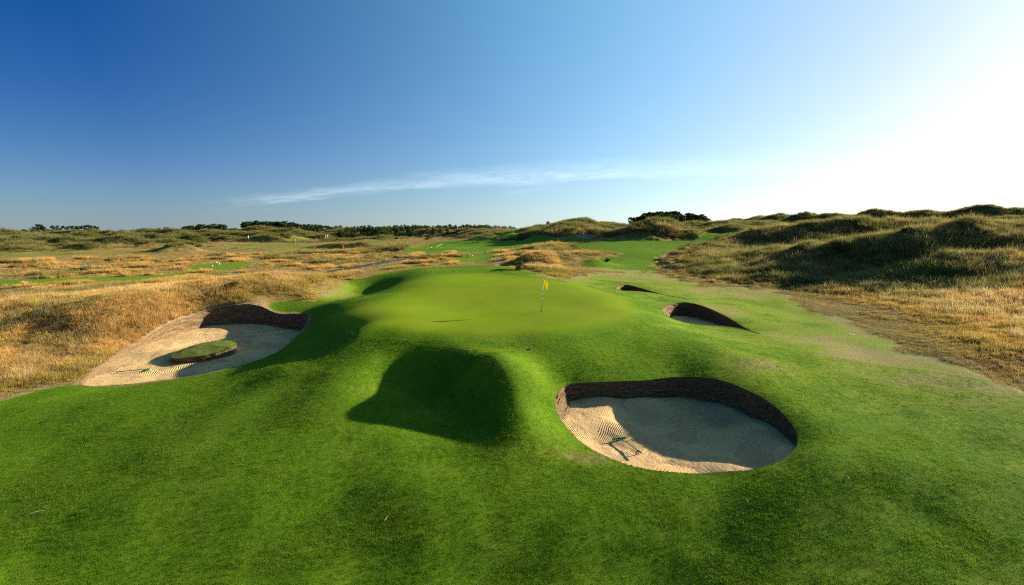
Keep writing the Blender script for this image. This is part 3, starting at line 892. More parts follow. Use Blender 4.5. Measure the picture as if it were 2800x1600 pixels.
# ------------------------------------------------------------------ bunkers
def make_bunker(key, label, lean, courses, rings=46, sun_lean=.9):
    b = BUNK[key]; P = b['out']; n = len(P)
    lipz = H(P[:, 0], P[:, 1])
    c = P[:, :2].mean(0)
    # sand floor: smooth surface through the sand spot heights, never above the rim
    S = np.array(b['sandw'])
    def floor(x, y):
        d2 = (x[..., None] - S[:, 0]) ** 2 + (y[..., None] - S[:, 1]) ** 2
        w_ = 1 / (d2 + .5) ** 1.8
        return (w_ * S[:, 2]).sum(-1) / w_.sum(-1)
    dirs = P[:, :2] - c
    nrm = np.stack([np.roll(P[:, 1], -1) - np.roll(P[:, 1], 1), -(np.roll(P[:, 0], -1) - np.roll(P[:, 0], 1))], 1)
    nrm /= np.linalg.norm(nrm, axis=1)[:, None]
    if (nrm * dirs).sum() < 0: nrm = -nrm                   # outward
    fz0 = floor(P[:, 0], P[:, 1])
    hgt = np.maximum(lipz - fz0, .05)
    sunny = smooth(.25, .9, -(nrm[:, 0] * math.sin(SUN_AZ) + nrm[:, 1] * math.cos(SUN_AZ)))      # sunward wall leaned back to a slope, shaped to catch the light
    foot = P[:, :2] - nrm * (np.minimum(hgt, 1.6) * (lean + sun_lean * sunny) + .01)[:, None]
    fz = np.minimum(floor(foot[:, 0], foot[:, 1]), lipz - .045)
    root = empty('sand_bunker', (float(c[0]), float(c[1]), float(fz.mean())))
    o3 = np.array(root.location)
    tag(root, label, 'bunker')
    # sand
    t = np.linspace(0, 1, rings)
    X = c[0] + (foot[:, 0] - c[0])[None] * t[:, None]; Y = c[1] + (foot[:, 1] - c[1])[None] * t[:, None]
    ex = np.concatenate([foot, ], 0)
    Z = floor(X, Y)
    edge = (fz - Z[-1])[None] * (t ** 5)[:, None]
    Z = Z + edge + (fbm(X * 1.3, Y * 1.3, 3, 3) - .5) * .07 * (1 - t[:, None] ** 8) + (fbm(X * 5, Y * 5, 2, 8) - .5) * .025 * (1 - t[:, None] ** 8)
    # extend a little under the face so no gap shows
    X2 = foot[:, 0] + nrm[:, 0] * .12; Y2 = foot[:, 1] + nrm[:, 1] * .12
    X = np.vstack([X, X2]); Y = np.vstack([Y, Y2]); Z = np.vstack([Z, Z[-1:] - .02])
    V = np.stack([X.ravel(), Y.ravel(), Z.ravel()], 1) - o3
    idx = np.arange(X.size).reshape(X.shape)
    q = np.stack([idx[:-1], np.roll(idx[:-1], -1, 1), np.roll(idx[1:], -1, 1), idx[1:]], -1).reshape(-1, 4)
    so_ = meshobj('sand', V, q[:, ::-1] if ((foot[0] - c)[0] * (foot[1] - c)[1] - (foot[0] - c)[1] * (foot[1] - c)[0]) < 0 else q, M_SAND, root, True)
    b['floor'] = floor
    # stacked turf face: courses, each set a touch back and ragged
    rows = []
    seed = sum(map(ord, key))
    for k in range(courses):
        for s, tt in ((0, k / courses), (1, (k + .86) / courses)):
            rag = (fbm(P[:, 0] * 3.1 + k * 5.3, P[:, 1] * 3.1, 3, seed + k) - .5) * .16 + (fbm(P[:, 0] * 9 + k * 2.7, P[:, 1] * 9, 2, seed + 40 + k) - .5) * .09
            amp = np.minimum(hgt, .8) / .8
            ins = (.035 * s - .02) * amp + rag * amp * (1 if k else .3) * (1 - .7 * (tt < .02))
            x = P[:, 0] + (foot[:, 0] - P[:, 0]) * tt - nrm[:, 0] * ins
            y = P[:, 1] + (foot[:, 1] - P[:, 1]) * tt - nrm[:, 1] * ins
            z = lipz + (fz - .03 - lipz) * tt + (fbm(P[:, 0] * 2 + k, P[:, 1] * 2, 2, seed + 90) - .5) * .05 * amp * (tt > .02)
            rows.append((x, y, z))
    # top row welded to the rim, just outside it so the turf edge overlaps
    rows.insert(0, (P[:, 0] + nrm[:, 0] * .03, P[:, 1] + nrm[:, 1] * .03, lipz - .006))
    rows.append((foot[:, 0], foot[:, 1], fz - .06))
    X = np.array([r_[0] for r_ in rows]); Y = np.array([r_[1] for r_ in rows]); Z = np.array([r_[2] for r_ in rows])
    V = np.stack([X.ravel(), Y.ravel(), Z.ravel()], 1) - o3
    idx = np.arange(X.size).reshape(X.shape)
    q = np.stack([idx[:-1], np.roll(idx[:-1], -1, 1), np.roll(idx[1:], -1, 1), idx[1:]], -1).reshape(-1, 4)
    fo = meshobj('stacked_turf_face', V, q, M_FACE, root, True)
    # blades hanging over the rim
    r_ = np.random.default_rng(seed); m_ = 5200
    L = np.hypot(*(np.roll(P[:, :2], -1, 0) - P[:, :2]).T); k_ = r_.choice(n, m_, p=L / L.sum()); w2 = r_.random(m_)
    k2 = (k_ + 1) % n
    px_ = P[k_, 0] * (1 - w2) + P[k2, 0] * w2; py_ = P[k_, 1] * (1 - w2) + P[k2, 1] * w2; pz_ = lipz[k_] * (1 - w2) + lipz[k2] * w2
    N = nrm[k_]; T_ = np.stack([-N[:, 1], N[:, 0]], 1)
    patchy = .5 + 1.0 * fbm(px_ * 1.5, py_ * 1.5, 2, 5)
    back_ = r_.uniform(-.01, .16, m_); hh = r_.uniform(.02, .07, m_) * patchy; over = r_.uniform(.0, .10, m_) * patchy; sw = r_.uniform(-.04, .04, m_)
    bx = px_ + N[:, 0] * back_; by = py_ + N[:, 1] * back_; wd = .007
    A = np.stack([bx + T_[:, 0] * wd, by + T_[:, 1] * wd, pz_ - .012], 1); B = np.stack([bx - T_[:, 0] * wd, by - T_[:, 1] * wd, pz_ - .012], 1)
    C = np.stack([bx - N[:, 0] * over + T_[:, 0] * sw, by - N[:, 1] * over + T_[:, 1] * sw, pz_ + hh - over * .5], 1)
    V = np.stack([A, B, C], 1).reshape(-1, 3) - o3
    meshobj('grass_fringe', V, np.arange(m_ * 3, dtype=np.int32).reshape(-1, 3), M_FRINGE if key != 'left' else M_FRINGE2, root)
    return root

M_FRINGE = leaf_material('lip_blade', (.07, .11, .012), (.13, .15, .03), .3)
M_FRINGE2 = leaf_material('dry_lip_blade', (.12, .12, .025), (.24, .18, .06), .3)
make_bunker('front', 'large round sand bunker in the right foreground, mostly in shade', .22, 13)
make_bunker('left', 'long sand bunker on the left with a grass island in it', .30, 11, 60, .35)
make_bunker('right', 'small deep bunker right of the flag, the nearer of two', .12, 14, 46, .5)
make_bunker('back', 'narrow bunker at the far right edge of the putting green', .12, 10, 46, .5)

# ------------------------------------------------------------------ long grass: tufts of real blades, set out over the rough
rng = np.random.default_rng(11)


def tuft_object(name, mat, n, height, spread, width, lean, curl, seed, heads=0):
    r_ = random.Random(seed)
    v, f, up = [], [], []
    for i in range(n):
        a = r_.uniform(0, 2 * math.pi); rad = spread * math.sqrt(r_.random())
        bx, by = rad * math.cos(a), rad * math.sin(a)
        h = height * r_.uniform(.55, 1.1)
        la = a + r_.uniform(-1, 1); ln = lean * r_.uniform(.3, 1.3) * h
        wx, wy = -math.sin(la + r_.uniform(-.9, .9)), math.cos(la)
        w_ = width * r_.uniform(.7, 1.3)
        b = len(v); k = 3
        for s in range(k):
            t = s / k
            ox = bx + math.cos(la) * ln * (t ** (1 + curl)); oy = by + math.sin(la) * ln * (t ** (1 + curl)); oz = h * (t - .12 * curl * t * t) - .04
            ww = w_ * (1 - t * .75)
            v += [(ox - wx * ww, oy - wy * ww, oz), (ox + wx * ww, oy + wy * ww, oz)]; up += [t, t]
        v.append((bx + math.cos(la) * ln, by + math.sin(la) * ln, h * (1 - .12 * curl))); up.append(1)
        for s in range(k - 1):
            q = b + s * 2
            f.append((q, q + 1, q + 3, q + 2))
        f.append((b + (k - 1) * 2, b + (k - 1) * 2 + 1, b + k * 2))
    me = bpy.data.meshes.new(name); me.from_pydata(v, [], f)
    at_ = me.attributes.new('up', 'FLOAT', 'POINT'); at_.data.foreach_set('value', np.array(up, np.float32))
    me.materials.append(mat)
    return bpy.data.objects.new(name, me)


def scatter(name, label, protos, pts, rot, scl, tint, lean_axis=None):
    """one object: the tufts as instances on points"""
    me = bpy.data.meshes.new(name)
    me.vertices.add(len(pts)); me.vertices.foreach_set('co', np.asarray(pts, np.float32).ravel())
    for an, ty, key, arr in (('rot', 'FLOAT_VECTOR', 'vector', rot), ('scl', 'FLOAT', 'value', scl), ('tint', 'FLOAT_COLOR', 'color', tint), ('pick', 'INT', 'value', rng.integers(0, len(protos), len(pts)))):
        at_ = me.attributes.new(an, ty, 'POINT')
        at_.data.foreach_set(key, np.asarray(arr, np.int32 if ty == 'INT' else np.float32).ravel())
    o = bpy.data.objects.new(name, me); link(o)
    tag(o, label, None, None, 'stuff')
    ng = bpy.data.node_groups.new(name, 'GeometryNodeTree')
    ng.interface.new_socket('Geometry', in_out='INPUT', socket_type='NodeSocketGeometry')
    ng.interface.new_socket('Geometry', in_out='OUTPUT', socket_type='NodeSocketGeometry')
    g = G(ng)
    gi = g.n('NodeGroupInput'); go = g.n('NodeGroupOutput')
    def attr(nm, ty):
        return g.n('GeometryNodeInputNamedAttribute', {'Name': nm}, data_type=ty).outputs['Attribute']
    g2i = g.n('GeometryNodeGeometryToInstance')
    for p in reversed(protos):
        oi = g.n('GeometryNodeObjectInfo', {'Object': p}, transform_space='ORIGINAL')
        ng.links.new(oi.outputs['Geometry'], g2i.inputs[0])
    mp = g.n('GeometryNodeMeshToPoints', {'Mesh': gi.outputs[0]})
    e2r = g.n('FunctionNodeEulerToRotation', {0: attr('rot', 'FLOAT_VECTOR')})
    ip = g.n('GeometryNodeInstanceOnPoints', {'Points': mp.outputs[0], 'Instance': g2i.outputs[0], 'Pick Instance': True,
                                             'Instance Index': attr('pick', 'INT'), 'Rotation': e2r.outputs[0]})
    sc_ = g.n('GeometryNodeScaleInstances', {'Instances': ip.outputs[0]})
    cxyz = g.n('ShaderNodeCombineXYZ', {0: attr('scl', 'FLOAT'), 1: attr('scl', 'FLOAT'), 2: attr('scl', 'FLOAT')})
    ng.links.new(cxyz.outputs[0], sc_.inputs['Scale'])
    ng.links.new(sc_.outputs[0], go.inputs[0])
    md = o.modifiers.new('tufts', 'NODES'); md.node_group = ng
    return o


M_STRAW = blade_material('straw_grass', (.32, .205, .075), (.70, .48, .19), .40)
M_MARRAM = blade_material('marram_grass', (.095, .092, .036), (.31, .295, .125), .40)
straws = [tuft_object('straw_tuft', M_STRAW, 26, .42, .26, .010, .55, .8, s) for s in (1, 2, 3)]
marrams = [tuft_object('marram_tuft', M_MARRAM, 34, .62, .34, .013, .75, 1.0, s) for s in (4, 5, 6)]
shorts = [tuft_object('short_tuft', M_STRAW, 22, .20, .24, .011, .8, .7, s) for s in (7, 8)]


M_WISP = blade_material('wispy_stem', (.30, .22, .09), (.80, .66, .40), .5)
wisps = [tuft_object('wispy_tuft', M_WISP, 9, .85, .22, .0065, .55, 1.4, s) for s in (31, 32, 33)]
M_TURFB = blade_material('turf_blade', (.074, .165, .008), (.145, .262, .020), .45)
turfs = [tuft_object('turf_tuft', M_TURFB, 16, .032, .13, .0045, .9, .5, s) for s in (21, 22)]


def sample_points(n, amax, r0, r1, p=1.0):
    """points over a wedge in front of the view point, thinning out with distance"""
    a = rng.uniform(-amax, amax, n)
    u = rng.random(n)
    q = 2 - p * 1.0
    r_ = (r0 ** .35 + u * (r1 ** .35 - r0 ** .35)) ** (1 / .35)
    return r_ * np.sin(a), r_ * np.cos(a), r_


def in_bunker(x, y):
    bad_ = np.zeros(x.shape, bool)
    for b in BUNK.values():
        P = b['out']; lo = P[:, :2].min(0) - .5; hi = P[:, :2].max(0) + .5
        s = (x > lo[0]) & (x < hi[0]) & (y > lo[1]) & (y < hi[1])
        if np.any(s):
            d, _, _ = poly_sd(x[s], y[s], P); t = np.zeros(x.shape, bool); t[np.where(s)[0]] = d < .18; bad_ |= t
    return bad_
PATHS = [(PATHPOLY, .15)]


def plant(n, r0, r1, amax=R(46)):
    x, y, r_ = sample_points(n, amax, r0, r1)
    M = masks(x, y)
    mw = mown(M)
    scr = np.maximum(soft(x, y, SCRAPE[0], 2.0), soft(x, y, SCRAPE[1], .8))
    ok = (mw < .35 + .25 * (rng.random(len(x)) - .5)) & ~in_bunker(x, y) & (rng.random(len(x)) > scr * .9)
    for (Pp, w_) in PATHS:
        ok &= soft(x, y, Pp, .15) < .5
    x, y, r_, mw = x[ok], y[ok], r_[ok], mw[ok]
    z = H(x, y)
    return x, y, z, r_, mw
def lay_grass():
    x, y, z, r_, mw = plant(330000, 22, 150)
    # how tall: thin and short by the mown edge and in trodden patches, long on banks
    e = 1.1
    edge, _, _ = poly_sd(x, y, TURF)
    edge2, _, _ = poly_sd(x, y, TONGUE)
    ed = np.minimum(edge, edge2)
    patch = fbm(x * .30, y * .30, 3, 61); fine = fbm(x * 1.1, y * 1.1, 2, 63); hue = fbm(x * .12, y * .12, 3, 67)
    right = x > 6
    band = np.where(right, smooth(1.5, 9.0, ed + (patch - .5) * 6), smooth(.2, 3.0, ed + (patch - .5) * 2))
    tall = band * (.55 + .9 * patch)
    # flat, bare land beyond the left bank stays short
    low = (x < 5) & (r_ > 66)
    lift = mounds_at(x, y)
    lumpy = np.clip(smooth(.60, .70, patch) + smooth(.25, .7, lift), 0, 1)
    tall = np.where(low, tall * (.12 + .75 * lumpy), tall)
    mar = np.clip(smooth(55, 75, r_) * smooth(.5, .62, hue) + smooth(26, 36, x) * smooth(48, 58, y) * .85, 0, 1)
    mar = np.where(low, mar * .35, mar)
    is_m = rng.random(len(x)) < mar * np.where(right, .45 + .5 * smooth(.40, .62, fbm(x * .2, y * .2, 3, 89)), .9)
    sc = (.32 + .62 * tall) * (.75 + .5 * fine) * (1 + .010 * np.maximum(r_ - 45, 0))
    sc = sc * np.where(right & (r_ > 50), np.clip(np.exp(rng.normal(-.12, .26, len(x))), .4, 1.35), 1.0)
    keepd = rng.random(len(x)) < (.35 + .65 * band) * np.where(low, .12 + .88 * lumpy, 1.0)
    rot = np.stack([rng.normal(0, .16, len(x)), rng.normal(0, .16, len(x)) - .10, rng.uniform(0, 6.283, len(x))], 1)
    # tints: straw, russet, olive, each in drifts
    g_ = smooth(.42, .66, fbm(x * .22, y * .22, 3, 71)); rs = smooth(.50, .70, fbm(x * .35, y * .35, 3, 73)); pale = smooth(.55, .75, fbm(x * .8, y * .8, 2, 79))
    T = np.ones((len(x), 4))
    T[:, :3] = np.array([1.0, .94, .80])
    T[:, :3] = T[:, :3] * (1 - .55 * g_[:, None]) + np.array([.62, .74, .45]) * .55 * g_[:, None]
    T[:, :3] = T[:, :3] * (1 - .35 * rs[:, None]) + np.array([.80, .58, .38]) * .35 * rs[:, None]
    T[:, :3] *= (1 + .25 * pale[:, None])
    cb = np.where(right, band, smooth(.3, 7.5, ed + (patch - .5) * 7))
    gr = (1 - cb)[:, None] * .62
    T[:, :3] = T[:, :3] * (1 - gr) + np.where(right[:, None], np.array([.36, .44, .26]), np.array([.50, .66, .30])) * gr
    T[:, :3] *= rng.uniform(.75, 1.15, len(x))[:, None]
    P = np.stack([x, y, z - .02], 1)
    sh = (sc < .62) & ~is_m
    for nm, lb, pr, s in (('straw_grass', 'long dry straw-coloured grass covering the rough', straws, keepd & ~is_m & ~sh),
                          ('marram_grass', 'grey-green marram grass on the dunes', marrams, keepd & is_m),
                          ('short_rough_grass', 'short dry grass along the edges of the mown turf', shorts, keepd & sh)):
        k = sc[s] * (1.6 if pr is shorts else 1.0)
        scatter(nm, lb, pr, P[s], rot[s], k, T[s])
    # taller pale stems standing through the rest, in drifts
    ws = keepd & (band > .75) & (rng.random(len(x)) < np.where(right, .28, .16) * smooth(.42, .62, fbm(x * .4, y * .4, 3, 83)) * np.where(low, .2, 1.0))
    Tw = np.ones((ws.sum(), 4)); Tw[:, :3] = rng.uniform(.7, 1.15, ws.sum())[:, None]
    scatter('wispy_grass', 'tall pale grass stems standing above the rough', wisps, P[ws], rot[ws] * np.array([1, 1, 1]) + np.array([0, -.25, 0]), np.clip(sc[ws], .6, 1.15), Tw)
lay_grass()


def lay_far_grass():
    x, y, z, r_, mw = plant(150000, 140, 460, R(44))
    lift = mounds_at(x, y)
    patch = fbm(x * .06, y * .06, 3, 61); fine = fbm(x * .25, y * .25, 2, 63)
    up_ = smooth(.0, 1.6, lift + (patch - .5) * 2.2)
    keepd = rng.random(len(x)) < .03 + .97 * up_
    x, y, z, r_, patch, fine, up_ = [q[keepd] for q in (x, y, z, r_, patch, fine, up_)]
    n = len(x)
    sc = (.7 + .9 * fine) * (1 + .0035 * (r_ - 140)) * (.55 + .45 * up_)
    is_m = rng.random(n) < smooth(.25, .55, up_ * .8 + (patch - .5))
    rot = np.stack([rng.normal(0, .15, n), rng.normal(0, .15, n), rng.uniform(0, 6.283, n)], 1)
    T = np.ones((n, 4)); g_ = smooth(.4, .6, patch)[:, None]
    T[:, :3] = np.array([1., .93, .78]) * (1 - g_ * .6) + np.array([.62, .74, .45]) * g_ * .6
    T[:, :3] *= rng.uniform(.65, 1.2, n)[:, None]
    P = np.stack([x, y, z - .05], 1)
    scatter('far_straw_grass', 'dry grass on the far dunes and flats', straws, P[~is_m], rot[~is_m], sc[~is_m] * 1.1, T[~is_m])
    scatter('far_marram_grass', 'clumps of marram grass on the far dune lines', marrams, P[is_m], rot[is_m], sc[is_m] * 1.15, T[is_m])
lay_far_grass()


def lay_turf():
    """blades standing up in the mown turf near the view point"""
    n = 170000
    a = rng.uniform(-R(45), R(45), n); r_ = 11 * (34 / 11) ** rng.random(n)
    x = r_ * np.sin(a); y = r_ * np.cos(a)
    M = masks(x, y)
    pt = fbm(x * .7, y * .7, 3, 91)
    ok = (M['turf'] > .75) & (M['green'] < .05) & ~in_bunker(x, y) & (rng.random(n) < .45 + .5 * smooth(.38, .68, pt))
    x, y, r_, pt = x[ok], y[ok], r_[ok], pt[ok]; n = len(x)
    z = H(x, y)
    T = np.ones((n, 4)); T[:, :3] = np.array([1., 1., 1.]) * (.75 + .5 * fbm(x * 2.2, y * 2.2, 2, 95))[:, None] * rng.uniform(.8, 1.2, n)[:, None]
    yl = smooth(.55, .7, fbm(x * .5, y * .5, 3, 97))[:, None]
    T[:, :3] *= 1 + yl * np.array([.35, .1, .3])
    rot = np.stack([rng.normal(0, .12, n), rng.normal(0, .12, n), rng.uniform(0, 6.28, n)], 1)
    scatter('turf_grass', 'short green blades of the mown turf in the foreground', turfs, np.stack([x, y, z + .022], 1), rot, rng.uniform(.5, 1.0, n) * (.7 + .5 * pt), T)
lay_turf()

# ------------------------------------------------------------------ things on the course
def ground(px, py):
    x, y = hit([px], [py], H)
    return Vector((float(x[0]), float(y[0]), float(H(x, y)[0])))


def zat(x, y):
    return float(H(np.array([x]), np.array([y]))[0])


def on_sand(key, px, py):
    fl = BUNK[key]['floor']
    x, y = hit([px], [py], fl)
    return Vector((float(x[0]), float(y[0]), float(fl(x, y)[0])))

M_WHITE = simple('white_paint', (.78, .78, .74), .5)
M_BLACK = simple('black_plastic', (.018, .018, .020), .5)
M_RED = simple('red_paint', (.62, .045, .03), .5)
M_RAKE = simple('green_plastic', (.012, .23, .085), .4)
M_TEAL = simple('rake_head_green', (.012, .17, .10), .4)
M_WOOD = simple('weathered_post', (.11, .085, .06), .85)
M_COVER = simple('dark_cover_plastic', (.022, .026, .024), .6)
M_GREYC = simple('pale_cover', (.42, .43, .42), .6)
M_ROPE = simple('pale_rope', (.50, .48, .42), .8)
M_STEM = simple('dry_stem', (.55, .47, .30), .8)


# --- tarmac path
def make_path():
    m, g = newmat('tarmac')
    pos = g.n('ShaderNodeNewGeometry').outputs['Position']
    n1 = g.noise(pos, 1.2, 4.0, .6); n2 = g.noise(pos, 40.0, 3.0, .7)
    c = g.mix(n1, (.035, .034, .034), (.062, .058, .055)); c = g.mix(g.m('MULTIPLY', n2, .4), c, (.085, .08, .075))
    finish(g, c, .9, None, .15)
    rows = []
    for s in (-1, -.5, 0, .5, 1):
        Q = PC + PN * s
        rows.append(np.stack([Q[:, 0], Q[:, 1], H(Q[:, 0], Q[:, 1]) + .045], 1))
    for s in (-1.03, 1.03):
        Q = PC + PN * s
        r_ = np.stack([Q[:, 0], Q[:, 1], H(Q[:, 0], Q[:, 1]) - .15], 1)
        rows = [r_] + rows if s < 0 else rows + [r_]
    V = np.array(rows); k, n = V.shape[:2]
    idx = np.arange(k * n).reshape(k, n)
    q = np.stack([idx[:-1, :-1], idx[:-1, 1:], idx[1:, 1:], idx[1:, :-1]], -1).reshape(-1, 4)
    tag(meshobj('cart_path', V.reshape(-1, 3), q[:, ::-1], m, None, True), kind='structure')
make_path()


# --- flagstick with its yellow flag
def make_flag():
    base = ground(1481, 852)
    root = empty('flagstick', base)
    root.rotation_euler = (0, R(2.6), 0)
    tag(root, 'yellow flag on a striped black and white flagstick in the putting green', 'flagstick')
    m, g = newmat('striped_stick')
    z = g.n('ShaderNodeSeparateXYZ', {0: g.n('ShaderNodeTexCoord').outputs['Object']}).outputs[2]
    st = g.m('GREATER_THAN', g.m('FRACT', g.m('DIVIDE', z, .30)), .48)
    hi = g.m('MULTIPLY', st, g.m('GREATER_THAN', z, .58))
    finish(g, g.mix(hi, (.02, .02, .025), (.75, .74, .70)), .4, None, .4)
    MB().tube([(0, 0, -.12), (0, 0, .9), (0, 0, 2.13)], [.014, .0135, .012], 10).build('pole', m, root)
    MB().lathe([(.012, 2.125), (.022, 2.13), (.024, 2.15), (.012, 2.165)], 12).build('finial', M_BLACK, root)
    MB().lathe([(.030, .012), (.056, .012), (.060, .004), (.060, -.10), (.050, -.10), (.050, -.02), (.030, -.02)], 24).build('hole_cup', M_BLACK, root)
    # cloth: hangs from the stick, blown to the right and folding over at the free edge
    nu, nv = 16, 10; v = []; f = []
    for i in range(nu + 1):
        s = i / nu
        for j in range(nv + 1):
            t = j / nv
            x = .015 + .33 * s - .05 * s * s - .04 * s * t
            y = -.05 * math.sin(s * 5.2 + t * 1.4) * s - .10 * s * s
            zz = 2.05 - .33 * t - .13 * s - .16 * s ** 2.6 * (.35 + t) - .02 * math.sin(s * 7 + t * 2)
            v.append((x, y, zz))
    for i in range(nu):
        for j in range(nv):
            a = i * (nv + 1) + j
            f.append((a, a + 1, a + nv + 2, a + nv + 1))
    my, gy = newmat('yellow_cloth')
    nz = gy.noise(gy.n('ShaderNodeTexCoord').outputs['Object'], 14.0, 3.0)
    c = gy.mix(nz, (.82, .66, .02), (.86, .72, .05))
    d = gy.n('ShaderNodeBsdfDiffuse', {'Color': c}); tr = gy.n('ShaderNodeBsdfTranslucent', {'Color': c})
    mx = gy.n('ShaderNodeMixShader', {0: .45, 1: d.outputs[0], 2: tr.outputs[0]}); gy.n('ShaderNodeOutputMaterial', {'Surface': mx.outputs[0]})
    fl = meshobj('flag', v, f, my, root, True)
    sd = fl.modifiers.new('cloth', 'SOLIDIFY'); sd.thickness = .004
make_flag()


# --- bunker rakes
def make_rake(a, b, lift, label, stand):
    """a: middle of the head on the sand, b: end of the grip"""
    d = (b - a); L = d.length
    root = empty('bunker_rake', a)
    tag(root, label, 'rake')
    u = Vector((d.x, d.y, 0)).normalized(); n = Vector((-u.y, u.x, 0))
    A = Vector((0, 0, .095)); B = Vector((d.x, d.y, d.z + lift))
    G_ = A + (B - A) * .83
    MB().tube([A, A + (B - A) * .3 + Vector((0, 0, .008)), A + (B - A) * .6 + Vector((0, 0, .006)), G_], [.019, .018, .0175, .017], 10).build('handle', M_RAKE, root)
    MB().tube([G_, G_ + (B - G_) * .5, B], [.024, .023, .024], 10).build('grip', M_BLACK, root)
    M3 = Matrix((u, n, Vector((0, 0, 1)))).transposed()
    hd = MB().box((0, 0, .085), (.055, .60, .035), M3).box(u * .022 + Vector((0, 0, .060)), (.02, .60, .03), M3).box(u * .05 + Vector((0, 0, .095)), (.10, .06, .045), M3).build('head', M_TEAL, root, False)
    bv = hd.modifiers.new('edge', 'BEVEL'); bv.width = .006; bv.segments = 2
    for k in range(13):
        t = (k - 6) / 6 * .285
        q = n * t
        MB().tube([q + Vector((0, 0, .075)), q - u * .012 + Vector((0, 0, .02)), q - u * .02 + Vector((0, 0, -.03))], [.011, .009, .005], 6).build('tine', M_TEAL, root)
    if stand:
        q = G_ + Vector((0, 0, -.01)); dz = -(q.z - (d.z) * .83) - .02
        s_ = MB()
        for sgn in (-1, 1):
            ft = q + n * sgn * .075 + Vector((0, 0, dz))
            s_.tube([q, q + (ft - q) * .5 + n * sgn * .02, ft], [.020, .018, .016], 8)
            s_.tube([ft - u * .03, ft + u * .05], .017, 8)
        s_.build('stand', M_BLACK, root)
    return root
make_rake(on_sand('front', 1693, 1203), on_sand('front', 1754, 1253), .20, 'green rake propped on its black stand in the sunlit sand of the front bunker', True)
make_rake(on_sand('left', 408, 1013), on_sand('left', 318, 1021), .07, 'green rake with black grip lying in the long left bunker', False)


# --- grass island in the left bunker
def make_island():
    key = 'left'; fl = BUNK[key]['floor']
    pts = [(466,975),(480,964),(503,953),(535,943),(572,935),(612,931),(636,933),(648,941),(640,950),(621,957),(598,964),(574,969),(540,975),(503,979),(478,980)]
    W = []
    for (px, py) in pts:
        lift = .30 + .16 * (px - 466) / 180
        x, y = hit([px], [py], lambda X, Y: fl(X, Y) + lift)
        W.append((float(x[0]), float(y[0]), float(fl(x, y)[0]) + lift))
    P = closed_spline(W, 96); c = P.mean(0)
    base = Vector((c[0], c[1], float(fl(np.array([c[0]]), np.array([c[1]]))[0])))
    root = empty('grass_island', base)
    tag(root, 'oval grass-topped island standing in the sand of the left bunker', 'grass island')
    o3 = np.array(base)
    t = np.linspace(0, 1, 14)
    X = c[0] + (P[:, 0] - c[0])[None] * t[:, None]; Y = c[1] + (P[:, 1] - c[1])[None] * t[:, None]
    Z = (c[2] + (P[:, 2] - c[2])[None] * t[:, None]) + .16 * (1 - t[:, None] ** 2.2) + (fbm(X * 3, Y * 3, 3, 9) - .5) * .06
    rim = np.stack([X[-1], Y[-1], Z[-1]], 1)
    V = np.stack([X.ravel(), Y.ravel(), Z.ravel()], 1) - o3
    idx = np.arange(X.size).reshape(X.shape)
    q = np.stack([idx[:-1], np.roll(idx[:-1], -1, 1), np.roll(idx[1:], -1, 1), idx[1:]], -1).reshape(-1, 4)
    m, g = newmat('island_turf')
    pos = g.n('ShaderNodeNewGeometry').outputs['Position']
    n1 = g.noise(pos, 2.2, 4.0, .65); n2 = g.noise(pos, 30.0, 4.0, .7)
    cc = g.mix(g.ramp(n1, .35, .65), (.065, .125, .012), (.16, .145, .035)); cc = g.mix(g.m('MULTIPLY', n2, .6), cc, (.10, .14, .02))
    bp = g.n('ShaderNodeBump', {'Strength': .8, 'Distance': 1.0, 'Height': g.m('MULTIPLY', n2, .04)})
    finish(g, cc, .85, bp.outputs[0], .1)
    area = 0.5 * np.sum(P[:, 0] * np.roll(P[:, 1], -1) - np.roll(P[:, 0], -1) * P[:, 1])
    meshobj('turf_top', V, q if area > 0 else q[:, ::-1], m, root, True)
    nrm = np.stack([np.roll(P[:, 1], -1) - np.roll(P[:, 1], 1), -(np.roll(P[:, 0], -1) - np.roll(P[:, 0], 1))], 1) * (1 if area > 0 else -1)
    nrm /= np.linalg.norm(nrm, axis=1)[:, None]
    rows = []
    for k in range(7):
        tt = k / 6
        rg = (fbm(P[:, 0] * 5 + k * 3, P[:, 1] * 5, 3, 70 + k) - .5) * .10
        ins = .03 - .10 * tt + rg * (tt > 0) - (.02 if k % 2 else 0)
        zz = rim[:, 2] * (1 - tt) + (fl(P[:, 0], P[:, 1]) - .06) * tt
        rows.append(np.stack([P[:, 0] + nrm[:, 0] * (ins - .03), P[:, 1] + nrm[:, 1] * (ins - .03), zz], 1))
    V = np.array(rows).reshape(-1, 3) - o3
    idx = np.arange(len(V)).reshape(7, len(P))
    q = np.stack([idx[:-1], np.roll(idx[:-1], -1, 1), np.roll(idx[1:], -1, 1), idx[1:]], -1).reshape(-1, 4)
    meshobj('turf_side', V, q, M_FACE, root, True)
    # overhanging blades round the rim
    r_ = random.Random(5); v = []; f = []
    for i in range(1500):
        k = r_.randrange(len(P)); w_ = r_.random()
        p = rim[k] * (1 - w_) + rim[(k + 1) % len(P)] * w_ - o3
        n2_ = nrm[k]; s = r_.uniform(-.10, .02); h = r_.uniform(.03, .09); o_ = r_.uniform(.0, .07); tg = np.array([-n2_[1], n2_[0]])
        b0 = p + np.array([n2_[0] * s, n2_[1] * s, 0]); b = len(v)
        v += [tuple(b0 + np.array([tg[0] * .008, tg[1] * .008, -.01])), tuple(b0 - np.array([tg[0] * .008, tg[1] * .008, .01])), tuple(b0 + np.array([n2_[0] * o_ + tg[0] * r_.uniform(-.04, .04), n2_[1] * o_ + tg[1] * r_.uniform(-.04, .04), h - o_ * .8]))]
        f.append((b, b + 1, b + 2))
    meshobj('grass_fringe', v, f, leaf_material('fringe_blade', (.05, .11, .010), (.10, .16, .02), .3), root)
make_island()


